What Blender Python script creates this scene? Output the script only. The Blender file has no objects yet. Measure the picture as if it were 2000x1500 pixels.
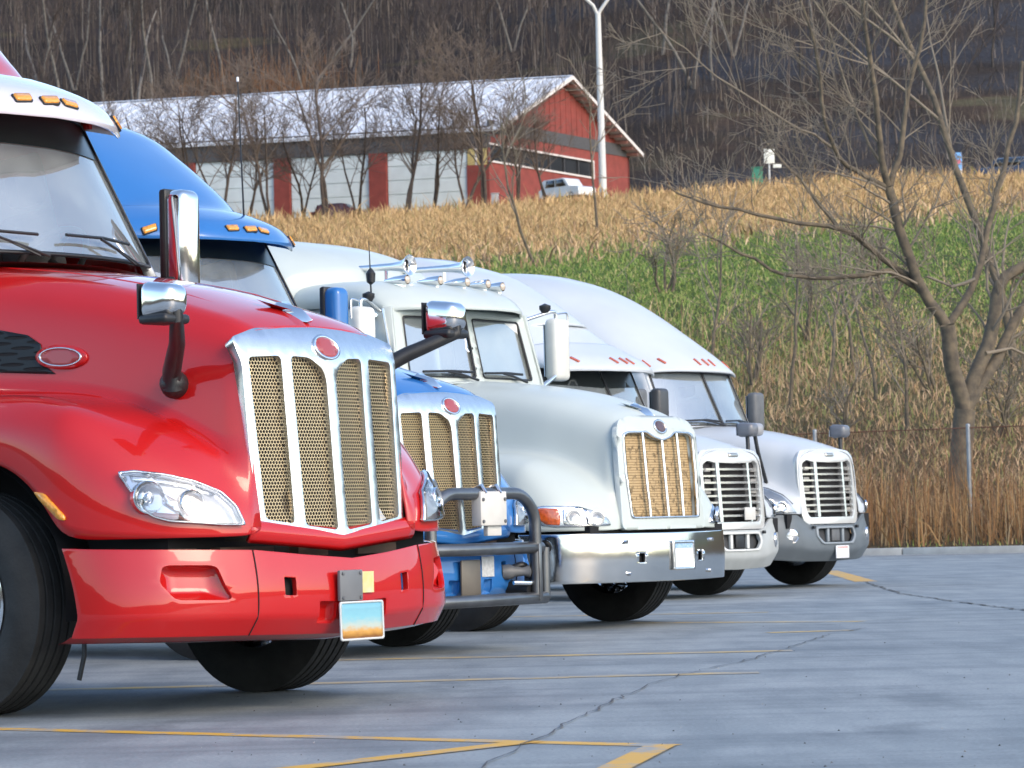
import bpy, bmesh, math, random
import numpy as np
from mathutils import Vector, Matrix
from mathutils.bvhtree import BVHTree
from mathutils.geometry import delaunay_2d_cdt

SC = bpy.context.scene
COL = SC.collection
rad = math.radians

# ------------------------------------------------------------------ camera
FPX, CAMH = 6400.0, 0.85                     # focal length in photo pixels (2000 wide), eye height
PITCH, ROLL = math.atan(270 / 6400), rad(1.35)
_X = Vector((1, 0, 0)); _U = Vector((0, -math.sin(PITCH), math.cos(PITCH))); _F = Vector((0, math.cos(PITCH), math.sin(PITCH)))
_R = _X * math.cos(ROLL) - _U * math.sin(ROLL)
_UP = _U * math.cos(ROLL) + _X * math.sin(ROLL)
EYE = Vector((0, 0, CAMH))
cam_d = bpy.data.cameras.new('camera'); cam = bpy.data.objects.new('camera', cam_d); COL.objects.link(cam)
cam_d.sensor_width = 36.0; cam_d.lens = 36.0 * FPX / 2000.0
cam_d.clip_start = 0.2; cam_d.clip_end = 5000
cam.matrix_world = Matrix(((_R.x, _UP.x, -_F.x, EYE.x), (_R.y, _UP.y, -_F.y, EYE.y), (_R.z, _UP.z, -_F.z, EYE.z), (0, 0, 0, 1)))
cam_d.dof.use_dof = True; cam_d.dof.focus_distance = 19.0; cam_d.dof.aperture_fstop = 11.0
SC.camera = cam

# ------------------------------------------------------------------ sky, sun, exposure
SUN_AZ, SUN_EL = 131.0, 32.0                 # degrees clockwise from +Y (the view direction), and height
w = bpy.data.worlds.new('World'); SC.world = w; w.use_nodes = True
nt = w.node_tree; nt.nodes.clear()
sky = nt.nodes.new('ShaderNodeTexSky'); sky.sky_type = 'NISHITA'; sky.sun_disc = False
sky.sun_elevation = rad(SUN_EL); sky.sun_rotation = rad(SUN_AZ); sky.air_density = 1.0; sky.dust_density = 1.2; sky.ozone_density = 1.0
bg = nt.nodes.new('ShaderNodeBackground'); bg.inputs[1].default_value = 0.15
wo = nt.nodes.new('ShaderNodeOutputWorld')
nt.links.new(sky.outputs[0], bg.inputs[0]); nt.links.new(bg.outputs[0], wo.inputs[0])
sd = bpy.data.lights.new('sun', 'SUN'); sd.energy = 0.6; sd.angle = rad(25); sd.color = (1.0, 0.80, 0.58)
sun = bpy.data.objects.new('sun', sd); COL.objects.link(sun)
_sv = Vector((math.sin(rad(SUN_AZ)) * math.cos(rad(SUN_EL)), math.cos(rad(SUN_AZ)) * math.cos(rad(SUN_EL)), math.sin(rad(SUN_EL))))
sun.rotation_euler = _sv.to_track_quat('Z', 'Y').to_euler()
SC.view_settings.view_transform = 'Standard'; SC.view_settings.look = 'None'
SC.view_settings.exposure = 1.36; SC.view_settings.gamma = 1.0; SC.view_settings.use_curve_mapping = False

# ------------------------------------------------------------------ measuring the photograph (pixels of 2000 x 1500)
def ray(px, py):
    return _F + _R * ((px - 1000) / FPX) - _UP * ((py - 750) / FPX)
def at(px, py, d):                            # point at depth d (metres along +Y)
    v = ray(px, py); return EYE + v * (d / v.y)
def on_ground(px, py, z=0.0):
    v = ray(px, py); return EYE + v * ((z - CAMH) / v.z)

# ------------------------------------------------------------------ materials
MATS = {}
def nodes(m):
    m.use_nodes = True; n = m.node_tree; return n, n.nodes['Principled BSDF']
def sset(b, **k):
    names = {'rough': 'Roughness', 'metal': 'Metallic', 'coat': 'Coat Weight', 'coat_rough': 'Coat Roughness', 'spec': 'Specular IOR Level', 'trans': 'Transmission Weight', 'ior': 'IOR'}
    for a, v in k.items(): b.inputs[names[a]].default_value = v
def mat(name, col, noise=0.0, nscale=6.0, bump=0.0, bscale=40.0, col2=None, **k):
    """plain painted / plastic / metal surface with a little mottling"""
    if name in MATS: return MATS[name]
    m = bpy.data.materials.new(name); n, b = nodes(m); L = n.links
    sset(b, **k)
    c = (*col, 1)
    b.inputs['Base Color'].default_value = c
    tc = n.nodes.new('ShaderNodeTexCoord')
    if noise or col2:
        t = n.nodes.new('ShaderNodeTexNoise'); t.inputs['Scale'].default_value = nscale; t.inputs['Detail'].default_value = 6
        L.new(tc.outputs['Object'], t.inputs['Vector'])
        r = n.nodes.new('ShaderNodeValToRGB'); r.color_ramp.elements[0].position = .35; r.color_ramp.elements[1].position = .7
        c2 = col2 or tuple(x * (1 - noise) for x in col)
        r.color_ramp.elements[0].color = (*c2, 1); r.color_ramp.elements[1].color = c
        L.new(t.outputs['Fac'], r.inputs[0]); L.new(r.outputs[0], b.inputs['Base Color'])
    if bump:
        t2 = n.nodes.new('ShaderNodeTexNoise'); t2.inputs['Scale'].default_value = bscale; t2.inputs['Detail'].default_value = 4
        L.new(tc.outputs['Object'], t2.inputs['Vector'])
        bp = n.nodes.new('ShaderNodeBump'); bp.inputs['Strength'].default_value = bump; bp.inputs['Distance'].default_value = .02
        L.new(t2.outputs['Fac'], bp.inputs['Height']); L.new(bp.outputs[0], b.inputs['Normal'])
    MATS[name] = m; return m
def mth(n, op, a, b=None):
    x = n.nodes.new('ShaderNodeMath'); x.operation = op
    for i, v in enumerate((a, b)):
        if v is None: continue
        if isinstance(v, (int, float)): x.inputs[i].default_value = v
        else: n.links.new(v, x.inputs[i])
    return x.outputs[0]
def hole_mat(name, col, pitch, hole, slots=False):
    """perforated sheet: real see-through holes on a hexagonal grid in the part's y-z plane"""
    m = bpy.data.materials.new(name); n, b = nodes(m); L = n.links
    b.inputs['Base Color'].default_value = (*col, 1); sset(b, metal=.75, rough=.38)
    tc = n.nodes.new('ShaderNodeTexCoord'); sp = n.nodes.new('ShaderNodeSeparateXYZ'); L.new(tc.outputs['Object'], sp.inputs[0])
    a = mth(n, 'DIVIDE', sp.outputs[1], pitch); z = mth(n, 'DIVIDE', sp.outputs[2], pitch * 1.732)
    def lat(off):
        fa = mth(n, 'SUBTRACT', mth(n, 'FRACT', mth(n, 'ADD', a, off + 50)), .5)
        fz = mth(n, 'MULTIPLY', mth(n, 'SUBTRACT', mth(n, 'FRACT', mth(n, 'ADD', z, off + 50)), .5), 1.732)
        return mth(n, 'SQRT', mth(n, 'ADD', mth(n, 'MULTIPLY', fa, fa), mth(n, 'MULTIPLY', fz, fz)))
    d = mth(n, 'MINIMUM', lat(0.0), lat(0.5))
    f = mth(n, 'LESS_THAN', d, hole)
    tr = n.nodes.new('ShaderNodeBsdfTransparent'); mx = n.nodes.new('ShaderNodeMixShader')
    L.new(f, mx.inputs[0]); L.new(b.outputs[0], mx.inputs[1]); L.new(tr.outputs[0], mx.inputs[2])
    L.new(mx.outputs[0], n.nodes['Material Output'].inputs[0])
    MATS[name] = m; return m
def glass_mat(name, tint, refl, rough=0.01, sky_haze=0.0):
    m = bpy.data.materials.new(name); n, b = nodes(m); L = n.links; n.nodes.remove(b)
    tr = n.nodes.new('ShaderNodeBsdfTransparent'); tr.inputs[0].default_value = (*tint, 1)
    gl = n.nodes.new('ShaderNodeBsdfGlossy'); gl.inputs['Roughness'].default_value = rough
    fr = n.nodes.new('ShaderNodeLayerWeight'); fr.inputs[0].default_value = .5
    f = mth(n, 'MINIMUM', mth(n, 'ADD', mth(n, 'MULTIPLY', fr.outputs['Fresnel'], 1 - refl), refl), 1.0)
    mx = n.nodes.new('ShaderNodeMixShader')
    L.new(f, mx.inputs[0]); L.new(tr.outputs[0], mx.inputs[1]); L.new(gl.outputs[0], mx.inputs[2])
    end = mx.outputs[0]
    if sky_haze:  # patchy pale diffuse haze painted over the glass for bright sky reflection
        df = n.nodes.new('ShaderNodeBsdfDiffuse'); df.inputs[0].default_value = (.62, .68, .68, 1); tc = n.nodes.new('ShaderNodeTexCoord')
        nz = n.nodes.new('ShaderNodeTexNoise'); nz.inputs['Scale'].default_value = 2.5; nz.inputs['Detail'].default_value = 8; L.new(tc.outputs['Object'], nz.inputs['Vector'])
        m3 = n.nodes.new('ShaderNodeMixShader'); L.new(mth(n, 'MULTIPLY', nz.outputs['Fac'], sky_haze * 2), m3.inputs[0]); L.new(end, m3.inputs[1]); L.new(df.outputs[0], m3.inputs[2]); end = m3.outputs[0]
    L.new(end, n.nodes['Material Output'].inputs[0])
    MATS[name] = m; return m
def blade_mat(name, stops, rough=.75, gain=1.0):
    """plants: every leaf or stem takes its own colour"""
    m = bpy.data.materials.new(name); n, b = nodes(m); L = n.links; sset(b, rough=rough, spec=.2)
    g = n.nodes.new('ShaderNodeNewGeometry'); r = n.nodes.new('ShaderNodeValToRGB')
    e = r.color_ramp.elements
    while len(e) < len(stops): e.new(.5)
    for i, (p, c) in enumerate(stops): e[i].position = p; e[i].color = (*[x * gain for x in c], 1)
    L.new(g.outputs['Random Per Island'], r.inputs[0]); L.new(r.outputs[0], b.inputs['Base Color'])
    MATS[name] = m; return m

# ------------------------------------------------------------------ mesh helpers
def obj(name, v, f, m, parent=None, smooth=False, label=None):
    me = bpy.data.meshes.new(name); me.from_pydata([tuple(p) for p in v], [], [tuple(q) for q in f]); me.update()
    if smooth: me.shade_smooth()
    o = bpy.data.objects.new(name, me); COL.objects.link(o)
    if m: me.materials.append(m)
    if parent: o.parent = parent
    if label: o['label'] = label
    return o
def auto(o, deg=35):
    """smooth shading with crisp edges over the given angle"""
    bm = bmesh.new(); bm.from_mesh(o.data)
    for f in bm.faces: f.smooth = True
    a = rad(deg)
    for e in bm.edges:
        if len(e.link_faces) == 2 and e.calc_face_angle(0) > a: e.smooth = False
    bm.to_mesh(o.data); bm.free(); return o
def bevel(o, wd=.01, seg=2, angle=30):
    bm = bmesh.new(); bm.from_mesh(o.data)
    bmesh.ops.remove_doubles(bm, verts=bm.verts, dist=1e-5)
    es = [e for e in bm.edges if len(e.link_faces) == 2 and e.calc_face_angle(0) > rad(angle)]
    bmesh.ops.bevel(bm, geom=es, offset=wd, segments=seg, affect='EDGES', profile=.5, clamp_overlap=True)
    bm.to_mesh(o.data); bm.free(); return auto(o, 40)
def thing(name, label, cat, loc=(0, 0, 0), rz=0.0, group=None, scale=1.0):
    o = bpy.data.objects.new(name, None); COL.objects.link(o); o.empty_display_size = .3
    o.location = loc; o.rotation_euler = (0, 0, rz); o.scale = (scale,) * 3
    return tag(o, label, cat, group)
def tag(o, label, cat, group=None):
    o['label'] = label; o['category'] = cat
    if group: o['group'] = group
    return o
def struct(o): o['kind'] = 'structure'; return o
BOXF = [(0, 3, 2, 1), (4, 5, 6, 7), (0, 1, 5, 4), (1, 2, 6, 5), (2, 3, 7, 6), (3, 0, 4, 7)]
def boxv(x0, x1, y0, y1, z0, z1):
    return [(x0, y0, z0), (x1, y0, z0), (x1, y1, z0), (x0, y1, z0), (x0, y0, z1), (x1, y0, z1), (x1, y1, z1), (x0, y1, z1)]
def box(name, x0, x1, y0, y1, z0, z1, m, parent=None, bev=0.0, seg=2, label=None):
    o = obj(name, boxv(x0, x1, y0, y1, z0, z1), BOXF, m, parent, label=label)
    if bev: bevel(o, bev, seg)
    return o
def tube_data(pts, rs, n=8, cap=True):
    pts = [Vector(p) for p in pts]
    if not hasattr(rs, '__len__'): rs = [rs] * len(pts)
    v, f = [], []
    t0 = (pts[1] - pts[0]).normalized()
    nrm = t0.cross(Vector((0, 0, 1)))
    if nrm.length < .05: nrm = t0.cross(Vector((1, 0, 0)))
    nrm.normalize()
    for i, p in enumerate(pts):
        t = (pts[min(i + 1, len(pts) - 1)] - pts[max(i - 1, 0)])
        if t.length < 1e-9: t = t0.copy()
        t.normalize()
        nrm = (nrm - t * nrm.dot(t)); nrm.normalize(); bn = t.cross(nrm)
        for k in range(n):
            a = 2 * math.pi * k / n
            v.append(p + (nrm * math.cos(a) + bn * math.sin(a)) * rs[i])
    for i in range(len(pts) - 1):
        for k in range(n):
            a, b = i * n + k, i * n + (k + 1) % n
            f.append((a, b, b + n, a + n))
    if cap: f.append(tuple(range(n))[::-1]); f.append(tuple(range((len(pts) - 1) * n, len(pts) * n)))
    return v, f
def tube(name, pts, r, m, parent=None, n=8, label=None):
    v, f = tube_data(pts, r, n); return auto(obj(name, v, f, m, parent, label=label), 50)
def arc_pts(pts, rad_, seg=5):
    """round the corners of a polyline"""
    out = [Vector(pts[0])]
    for i in range(1, len(pts) - 1):
        p = Vector(pts[i]); a = Vector(pts[i - 1]) - p; b = Vector(pts[i + 1]) - p
        ra = min(rad_, a.length * .48, b.length * .48)
        A = p + a.normalized() * ra; B = p + b.normalized() * ra
        for k in range(seg + 1):
            t = k / seg; out.append(A * (1 - t) ** 2 + p * 2 * t * (1 - t) + B * t * t)
    out.append(Vector(pts[-1])); return out
def lathe(name, prof, axis_o, axis, m, parent=None, n=40, label=None, deg=35):
    """prof: (distance along the axis, radius)"""
    ax = Vector(axis).normalized(); s = ax.cross(Vector((0, 0, 1)))
    if s.length < .05: s = ax.cross(Vector((1, 0, 0)))
    s.normalize(); u = s.cross(ax); O = Vector(axis_o); v, f = [], []
    for (h, r) in prof:
        for k in range(n):
            a = 2 * math.pi * k / n; v.append(O + ax * h + (s * math.cos(a) + u * math.sin(a)) * r)
    for i in range(len(prof) - 1):
        for k in range(n):
            a, b = i * n + k, i * n + (k + 1) % n; f.append((a, b, b + n, a + n))
    return auto(obj(name, v, f, m, parent, label=label), deg)
def grid(name, fn, nu, nv, m, parent=None, thick=0.0, smooth=True, label=None):
    v = [fn(i / nu, j / nv) for j in range(nv + 1) for i in range(nu + 1)]
    f = [(j * (nu + 1) + i, j * (nu + 1) + i + 1, (j + 1) * (nu + 1) + i + 1, (j + 1) * (nu + 1) + i) for j in range(nv) for i in range(nu)]
    o = obj(name, v, f, m, parent, smooth, label)
    if thick: solid(o, thick)
    return o
def solid(o, t, off=-1):
    md = o.modifiers.new('s', 'SOLIDIFY'); md.thickness = t; md.offset = off; return o
def inpoly(p, poly):
    x, y = p; c = False; j = len(poly) - 1
    for i in range(len(poly)):
        xi, yi = poly[i]; xj, yj = poly[j]
        if (yi > y) != (yj > y) and x < (xj - xi) * (y - yi) / (yj - yi) + xi: c = not c
        j = i
    return c
def resamp(poly, step):
    out = []
    for i in range(len(poly)):
        a, b = poly[i], poly[(i + 1) % len(poly)]
        k = max(1, int(math.hypot(b[0] - a[0], b[1] - a[1]) / step))
        for q in range(k): out.append((a[0] + (b[0] - a[0]) * q / k, a[1] + (b[1] - a[1]) * q / k))
    return out
def rrect(x0, x1, y0, y1, r, seg=4):
    out = []
    for cx, cy, a0 in ((x1 - r, y0 + r, -90), (x1 - r, y1 - r, 0), (x0 + r, y1 - r, 90), (x0 + r, y0 + r, 180)):
        for k in range(seg + 1):
            a = rad(a0 + 90 * k / seg); out.append((cx + r * math.cos(a), cy + r * math.sin(a)))
    return out
def ell(cx, cy, a, b, n=28): return [(cx + a * math.cos(2 * math.pi * k / n), cy + b * math.sin(2 * math.pi * k / n)) for k in range(n)]
def roundp(pts, r, seg=4):
    """round the corners of a closed 2-D outline"""
    out = []; n = len(pts)
    for i in range(n):
        p = Vector(pts[i]); a = Vector(pts[i - 1]) - p; b = Vector(pts[(i + 1) % n]) - p
        ra = min(r, a.length * .45, b.length * .45); A = p + a.normalized() * ra; B = p + b.normalized() * ra
        for k in range(seg + 1):
            t = k / seg; q = A * (1 - t) ** 2 + p * 2 * t * (1 - t) + B * t * t; out.append((q.x, q.y))
    return out
def plate(name, outer, holes, fn, m, parent=None, step=.05, thick=.0, out=(1, 0, 0), smooth=True, label=None, rim_smooth=False):
    """sheet with an outline and holes, drawn in 2-D and mapped onto a curved surface by fn"""
    loops = [resamp(outer, step)] + [resamp(h, step) for h in holes]
    vs, es = [], []
    for lp in loops:
        s = len(vs); vs += lp; es += [(s + i, s + (i + 1) % len(lp)) for i in range(len(lp))]
    xs = [p[0] for p in loops[0]]; ys = [p[1] for p in loops[0]]
    nx = max(1, int((max(xs) - min(xs)) / step)); ny = max(1, int((max(ys) - min(ys)) / step))
    allp = np.array(vs)
    for i in range(1, nx + 1):
        for j in range(1, ny + 1):
            q = (min(xs) + (i - .5 + .13 * (j % 2)) * (max(xs) - min(xs)) / nx, min(ys) + (j - .5) * (max(ys) - min(ys)) / ny)
            if np.min((allp[:, 0] - q[0]) ** 2 + (allp[:, 1] - q[1]) ** 2) < (step * .35) ** 2: continue
            if inpoly(q, loops[0]) and not any(inpoly(q, h) for h in loops[1:]): vs.append(q)
    r = delaunay_2d_cdt([Vector(p) for p in vs], es, [], 0, 1e-7)
    P2, F = r[0], r[2]; keep = []
    for f in F:
        c = ((P2[f[0]].x + P2[f[1]].x + P2[f[2]].x) / 3, (P2[f[0]].y + P2[f[1]].y + P2[f[2]].y) / 3)
        if inpoly(c, loops[0]) and not any(inpoly(c, h) for h in loops[1:]): keep.append(f)
    P3 = []
    bad = set()
    for i, p in enumerate(P2):
        q = fn(p.x, p.y)
        if q is None: bad.add(i); q = (0, 0, 0)
        P3.append(Vector(q))
    keep = [f for f in keep if not any(i in bad for i in f)]
    acc = Vector()
    for f in keep: acc += (P3[f[1]] - P3[f[0]]).cross(P3[f[2]] - P3[f[0]])
    if acc.dot(Vector(out)) < 0: keep = [tuple(f)[::-1] for f in keep]
    used = sorted({i for f in keep for i in f}); mp = {u: k for k, u in enumerate(used)}
    o = obj(name, [P3[u] for u in used], [tuple(mp[i] for i in f) for f in keep], m, parent, smooth, label)
    if thick: solid(o, thick)
    return o
def cage(name, rows, m, parent=None, lv=2, thick=.012, creases=None):
    """half cage (y >= 0, first column on the centre line), mirrored and subdivided"""
    nc = len(rows[0]); full = []
    for r in rows:
        full.append([(p[0], -p[1], p[2]) for p in r[:0:-1]] + [tuple(p) for p in r])
    nf = 2 * nc - 1
    v = [p for r in full for p in r]
    f = [(i * nf + j, i * nf + j + 1, (i + 1) * nf + j + 1, (i + 1) * nf + j) for i in range(len(rows) - 1) for j in range(nf - 1)]
    o = obj(name, v, f, m, parent, True)
    o.data.flip_normals()
    if creases:
        at_ = o.data.attributes.new('crease_edge', 'FLOAT', 'EDGE')
        for e in o.data.edges:
            a, b = e.vertices; ca, cb = a % nf - (nc - 1), b % nf - (nc - 1)
            if ca == cb and abs(ca) in creases: at_.data[e.index].value = creases[abs(ca)]
    sset_ = o.modifiers.new('sub', 'SUBSURF'); sset_.levels = lv; sset_.render_levels = lv
    if thick:
        solid(o, thick); o.data.materials.append(MATS['dark_void']); o.modifiers[-1].material_offset = 1; o.modifiers[-1].material_offset_rim = 0
    return o
def bvh_of(*objs):
    """raycaster over finished parts, in truck coordinates"""
    bpy.context.view_layer.update(); dg = bpy.context.evaluated_depsgraph_get(); V, Fc = [], []
    for o in objs:
        e = o.evaluated_get(dg); me = e.to_mesh(); s = len(V)
        V += [v.co.copy() for v in me.vertices]; Fc += [tuple(s + i for i in p.vertices) for p in me.polygons]; e.to_mesh_clear()
    return BVHTree.FromPolygons(V, Fc)
def mirror_y(o, name=None):
    """the other-hand copy of a part (own mesh, mirrored across the truck's centre line)"""
    me = o.data.copy(); me.transform(Matrix.Scale(-1, 4, Vector((0, 1, 0)))); me.flip_normals()
    c = o.copy(); c.data = me; COL.objects.link(c); c.parent = o.parent
    for ch in list(o.children):
        k = mirror_y(ch); k.parent = c
    return c
def smooth_interp(tab, x):
    xs = [t[0] for t in tab]; 
    return float(np.interp(x, xs, [t[1] for t in tab]))

# ------------------------------------------------------------------ shared materials
chrome = mat('chrome', (.80, .80, .80), metal=1.0, rough=.09, bump=.02, bscale=9)
chrome_soft = mat('brushed_chrome', (.80, .80, .79), metal=1.0, rough=.24, noise=.08, nscale=14)
black_pl = mat('black_plastic', (.018, .019, .021), rough=.45, noise=.3, nscale=20)
grey_pl = mat('grey_plastic', (.13, .135, .14), rough=.5, noise=.25, nscale=9)
rubber = mat('tyre_rubber', (.034, .033, .031), rough=.78, noise=.45, nscale=7, bump=.15, bscale=60, spec=.35)
red_paint = mat('red_paint', (.47, .008, .008), rough=.35, coat=1.0, coat_rough=.03, noise=.05, nscale=3, spec=.15)
blue_paint = mat('blue_paint', (.025, .15, .42), rough=.35, coat=.8, coat_rough=.04, noise=.06, nscale=3, spec=.2)
white_paint = mat('white_paint', (.53, .58, .545), rough=.45, coat=.22, coat_rough=.08, noise=.12, nscale=1.3, spec=.3)
white_paint2 = mat('pale_white_paint', (.54, .572, .592), rough=.42, coat=.35, coat_rough=.06, noise=.10, nscale=1.3, spec=.3)
cream_plate = mat('cream_metal', (.62, .60, .55), rough=.4, noise=.12)
amber = mat('amber_lens', (.95, .38, .025), rough=.18, coat=1.0, noise=.35, nscale=60)
amber_dk = mat('amber_orange_lens', (.62, .11, .02), rough=.16, coat=1.0, noise=.35, nscale=40)
red_lens = mat('red_amber_lens', (.55, .09, .03), rough=.2, coat=1.0, noise=.2, nscale=50)
silver = mat('reflector_silver', (.82, .83, .84), metal=1.0, rough=.16)
white_refl = mat('headlight_bezel', (.78, .80, .83), metal=.6, rough=.22)
tan_core = mat('radiator_core', (.05, .04, .03), rough=.8, noise=.5, nscale=18)
dark = mat('dark_void', (.008, .008, .009), rough=.9)
dash_mat = mat('dashboard_grey', (.20, .205, .21), rough=.7, noise=.2)
seat_mat = mat('seat_cloth', (.26, .25, .24), rough=.9, noise=.3)
badge_red = mat('badge_red', (.32, .045, .045), rough=.35, coat=.5)
badge_dk = mat('badge_brown', (.07, .03, .03), rough=.4, coat=.5)
gold_mesh = hole_mat('gilt_mesh', (.60, .46, .27), .0185, .42)
gold_mesh2 = hole_mat('gilt_mesh_fine', (.56, .41, .22), .0195, .42)
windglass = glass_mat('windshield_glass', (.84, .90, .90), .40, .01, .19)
lensglass = glass_mat('lamp_lens', (.93, .95, .97), .10)
shade_gl = mat('visor_shade_black', (.010, .014, .013), rough=.30, noise=.2)  # near-black that paints the visor's shade and reflection onto the windshield top
mirror_gl = mat('mirror_glass', (.75, .77, .80), metal=1.0, rough=.02)

def fins_mat(name, c1, c2, pitch):
    m = bpy.data.materials.new(name); n, b = nodes(m); L = n.links; sset(b, rough=.75, metal=.15)
    tc = n.nodes.new('ShaderNodeTexCoord'); sp = n.nodes.new('ShaderNodeSeparateXYZ'); L.new(tc.outputs['Object'], sp.inputs[0])
    f = mth(n, 'FRACT', mth(n, 'DIVIDE', mth(n, 'ADD', sp.outputs[2], 10), pitch))
    s = mth(n, 'LESS_THAN', f, .26)
    nz = n.nodes.new('ShaderNodeTexNoise'); nz.inputs['Scale'].default_value = 26; nz.inputs['Detail'].default_value = 8; L.new(tc.outputs['Object'], nz.inputs['Vector'])
    r = n.nodes.new('ShaderNodeValToRGB'); r.color_ramp.elements[0].position = .36; r.color_ramp.elements[1].position = .48
    r.color_ramp.elements[0].color = (*[x * .35 for x in c1], 1); r.color_ramp.elements[1].color = (*c1, 1); L.new(nz.outputs['Fac'], r.inputs[0])
    mx = n.nodes.new('ShaderNodeMix'); mx.data_type = 'RGBA'; L.new(s, mx.inputs[0]); L.new(r.outputs[0], mx.inputs[6]); mx.inputs[7].default_value = (*c2, 1)
    L.new(mx.outputs[2], b.inputs['Base Color']); MATS[name] = m; return m
bug_screen = fins_mat('bug_screen', (.46, .33, .17), (.20, .13, .06), .021)

HEAD = 36.0
class Frame:
    """where a truck stands: the ground pixel under its far front tyre, its heading, and its size"""
    def __init__(s, px, py, scale=1.0, back=0.0, yl=1.03, head=HEAD):
        a = rad(head); s.f = Vector((math.cos(a), -math.sin(a), 0)); s.l = Vector((math.sin(a), math.cos(a), 0))
        s.o = on_ground(px, py) - s.l * (yl * scale) - s.f * back; s.scale = scale; s.rz = -a
    def loc(s, P):
        d = P - s.o; return Vector((d.dot(s.f), d.dot(s.l), d.z)) / s.scale
    def ldir(s, d): return Vector((d.dot(s.f), d.dot(s.l), d.z))
    def caster(s, bvh, off=.004):
        e = s.loc(EYE)
        def fn(px, py):
            h = bvh.ray_cast(e, s.ldir(ray(px, py)).normalized())
            if h[0] is None: return None
            n = h[1]
            if n.dot(s.ldir(ray(px, py))) > 0: n = -n
            return h[0] + n * off
        return fn
    def Y(s, px, py, y):
        e = s.loc(EYE); d = s.ldir(ray(px, py)); t = (y - e.y) / d.y; return e + d * t

def wheel_well(parent, s, r, zc):
    def fn(i, j):
        a = math.pi * (1.08 * i - .04); return (r * math.cos(a), s * (.66 + .50 * j), zc + r * math.sin(a))
    grid('wheel_well', fn, 24, 2, dark, parent)
    box('well_wall', -r, r, s * .64 - .01, s * .64 + .01, zc - .05, zc + r, dark, parent)
# ------------------------------------------------------------------ wheels
def wheel(parent, x, y, side, steer=True, wdt=.29, R=.525, rim_m=None, full=True):
    """side: -1 near (right hand), +1 far (left hand)"""
    O = (x, y, R); ax = (0, side, 0)
    h = wdt / 2
    prof = [(-h * .80, .292), (-h * .98, .34), (-h * 1.04, .41), (-h * .98, .475), (-h * .86, .508)]
    for k in range(5):
        c = -h * .72 + k * h * .36
        prof += [(c - h * .14, R - .004), (c - h * .13, R), (c + h * .12, R), (c + h * .13, R - .002)] + ([(c + h * .14, R - .013), (c + h * .215, R - .013)] if k < 4 else [])
    prof += [(h * .86, .508), (h * .98, .475), (h * 1.04, .41), (h * .98, .34), (h * .80, .292)]
    wparent = bpy.data.objects.new('wheel', None); COL.objects.link(wparent); wparent.parent = parent
    lathe('tyre', prof, O, ax, rubber, wparent, n=56, deg=28)
    if full:
        rm = rim_m or chrome
        lathe('rim', [(h * .80, .293), (h * .9, .300), (h * .92, .285), (h * .55, .262), (h * .35, .25), (h * .35, .252), (-h * .5, .255), (-h * .8, .292)], O, ax, rm, wparent, n=48)
        hs = [ell(0.195 * math.cos(a), .195 * math.sin(a), .030, .030, 12) for a in [2 * math.pi * k / 10 for k in range(10)]]
        d0 = h * (.45 if steer else -.2)
        plate('wheel_disc', ell(0, 0, .262, .262, 40), hs, lambda a, b: (x + a, y + side * (d0 + .10 * max(0, .16 - math.hypot(a, b)) * (1 if steer else -1)), R + b), rm, wparent, step=.05, thick=.012, out=(0, side, 0))
        lathe('hub', [(d0, .085), (d0 + .09, .082), (d0 + .10, .06), (d0 + .105, .0)], O, ax, rm, wparent, n=24)
    return wparent

def steering(parent, x, y, z):
    c = Vector((x, y, z)); t = Vector((-.75, 0, .66)); u = Vector((0, 1, 0)); w_ = t.cross(u)
    pts = [c + (u * math.cos(a) + w_ * math.sin(a)) * .225 for a in [2 * math.pi * k / 28 for k in range(29)]]
    o = tube('steering_wheel', pts, .018, grey_pl, parent, 8)
    tube('column', [c, c - t * .35], .03, black_pl, o, 8)
    for a in (0.3, 2.84, 4.71): tube('spoke', [c, c + (u * math.cos(a) + w_ * math.sin(a)) * .22], .014, grey_pl, o, 6)
def interior(parent, xd, zd, w_, xs):
    box('cab_liner', xs - .80, xs - .76, -w_, w_, zd - .9, zd + .72, mat('pale_liner', (.50, .51, .50), rough=.8, noise=.12, nscale=3), parent)
    box('dashboard', xd - .55, xd, -w_, w_, zd - .5, zd - .05, dash_mat, parent, .06)
    for s in (-1, 1):
        o = box('seat', xs - .35, xs + .2, s * .55 - .26, s * .55 + .26, zd - .75, zd - .4, seat_mat, parent, .06)
        box('seat_back', xs - .5, xs - .32, s * .55 - .25, s * .55 + .25, zd - .45, zd + .32, seat_mat, o, .06)
        box('headrest', xs - .5, xs - .38, s * .55 - .13, s * .55 + .13, zd + .35, zd + .55, seat_mat, o, .05)

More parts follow.
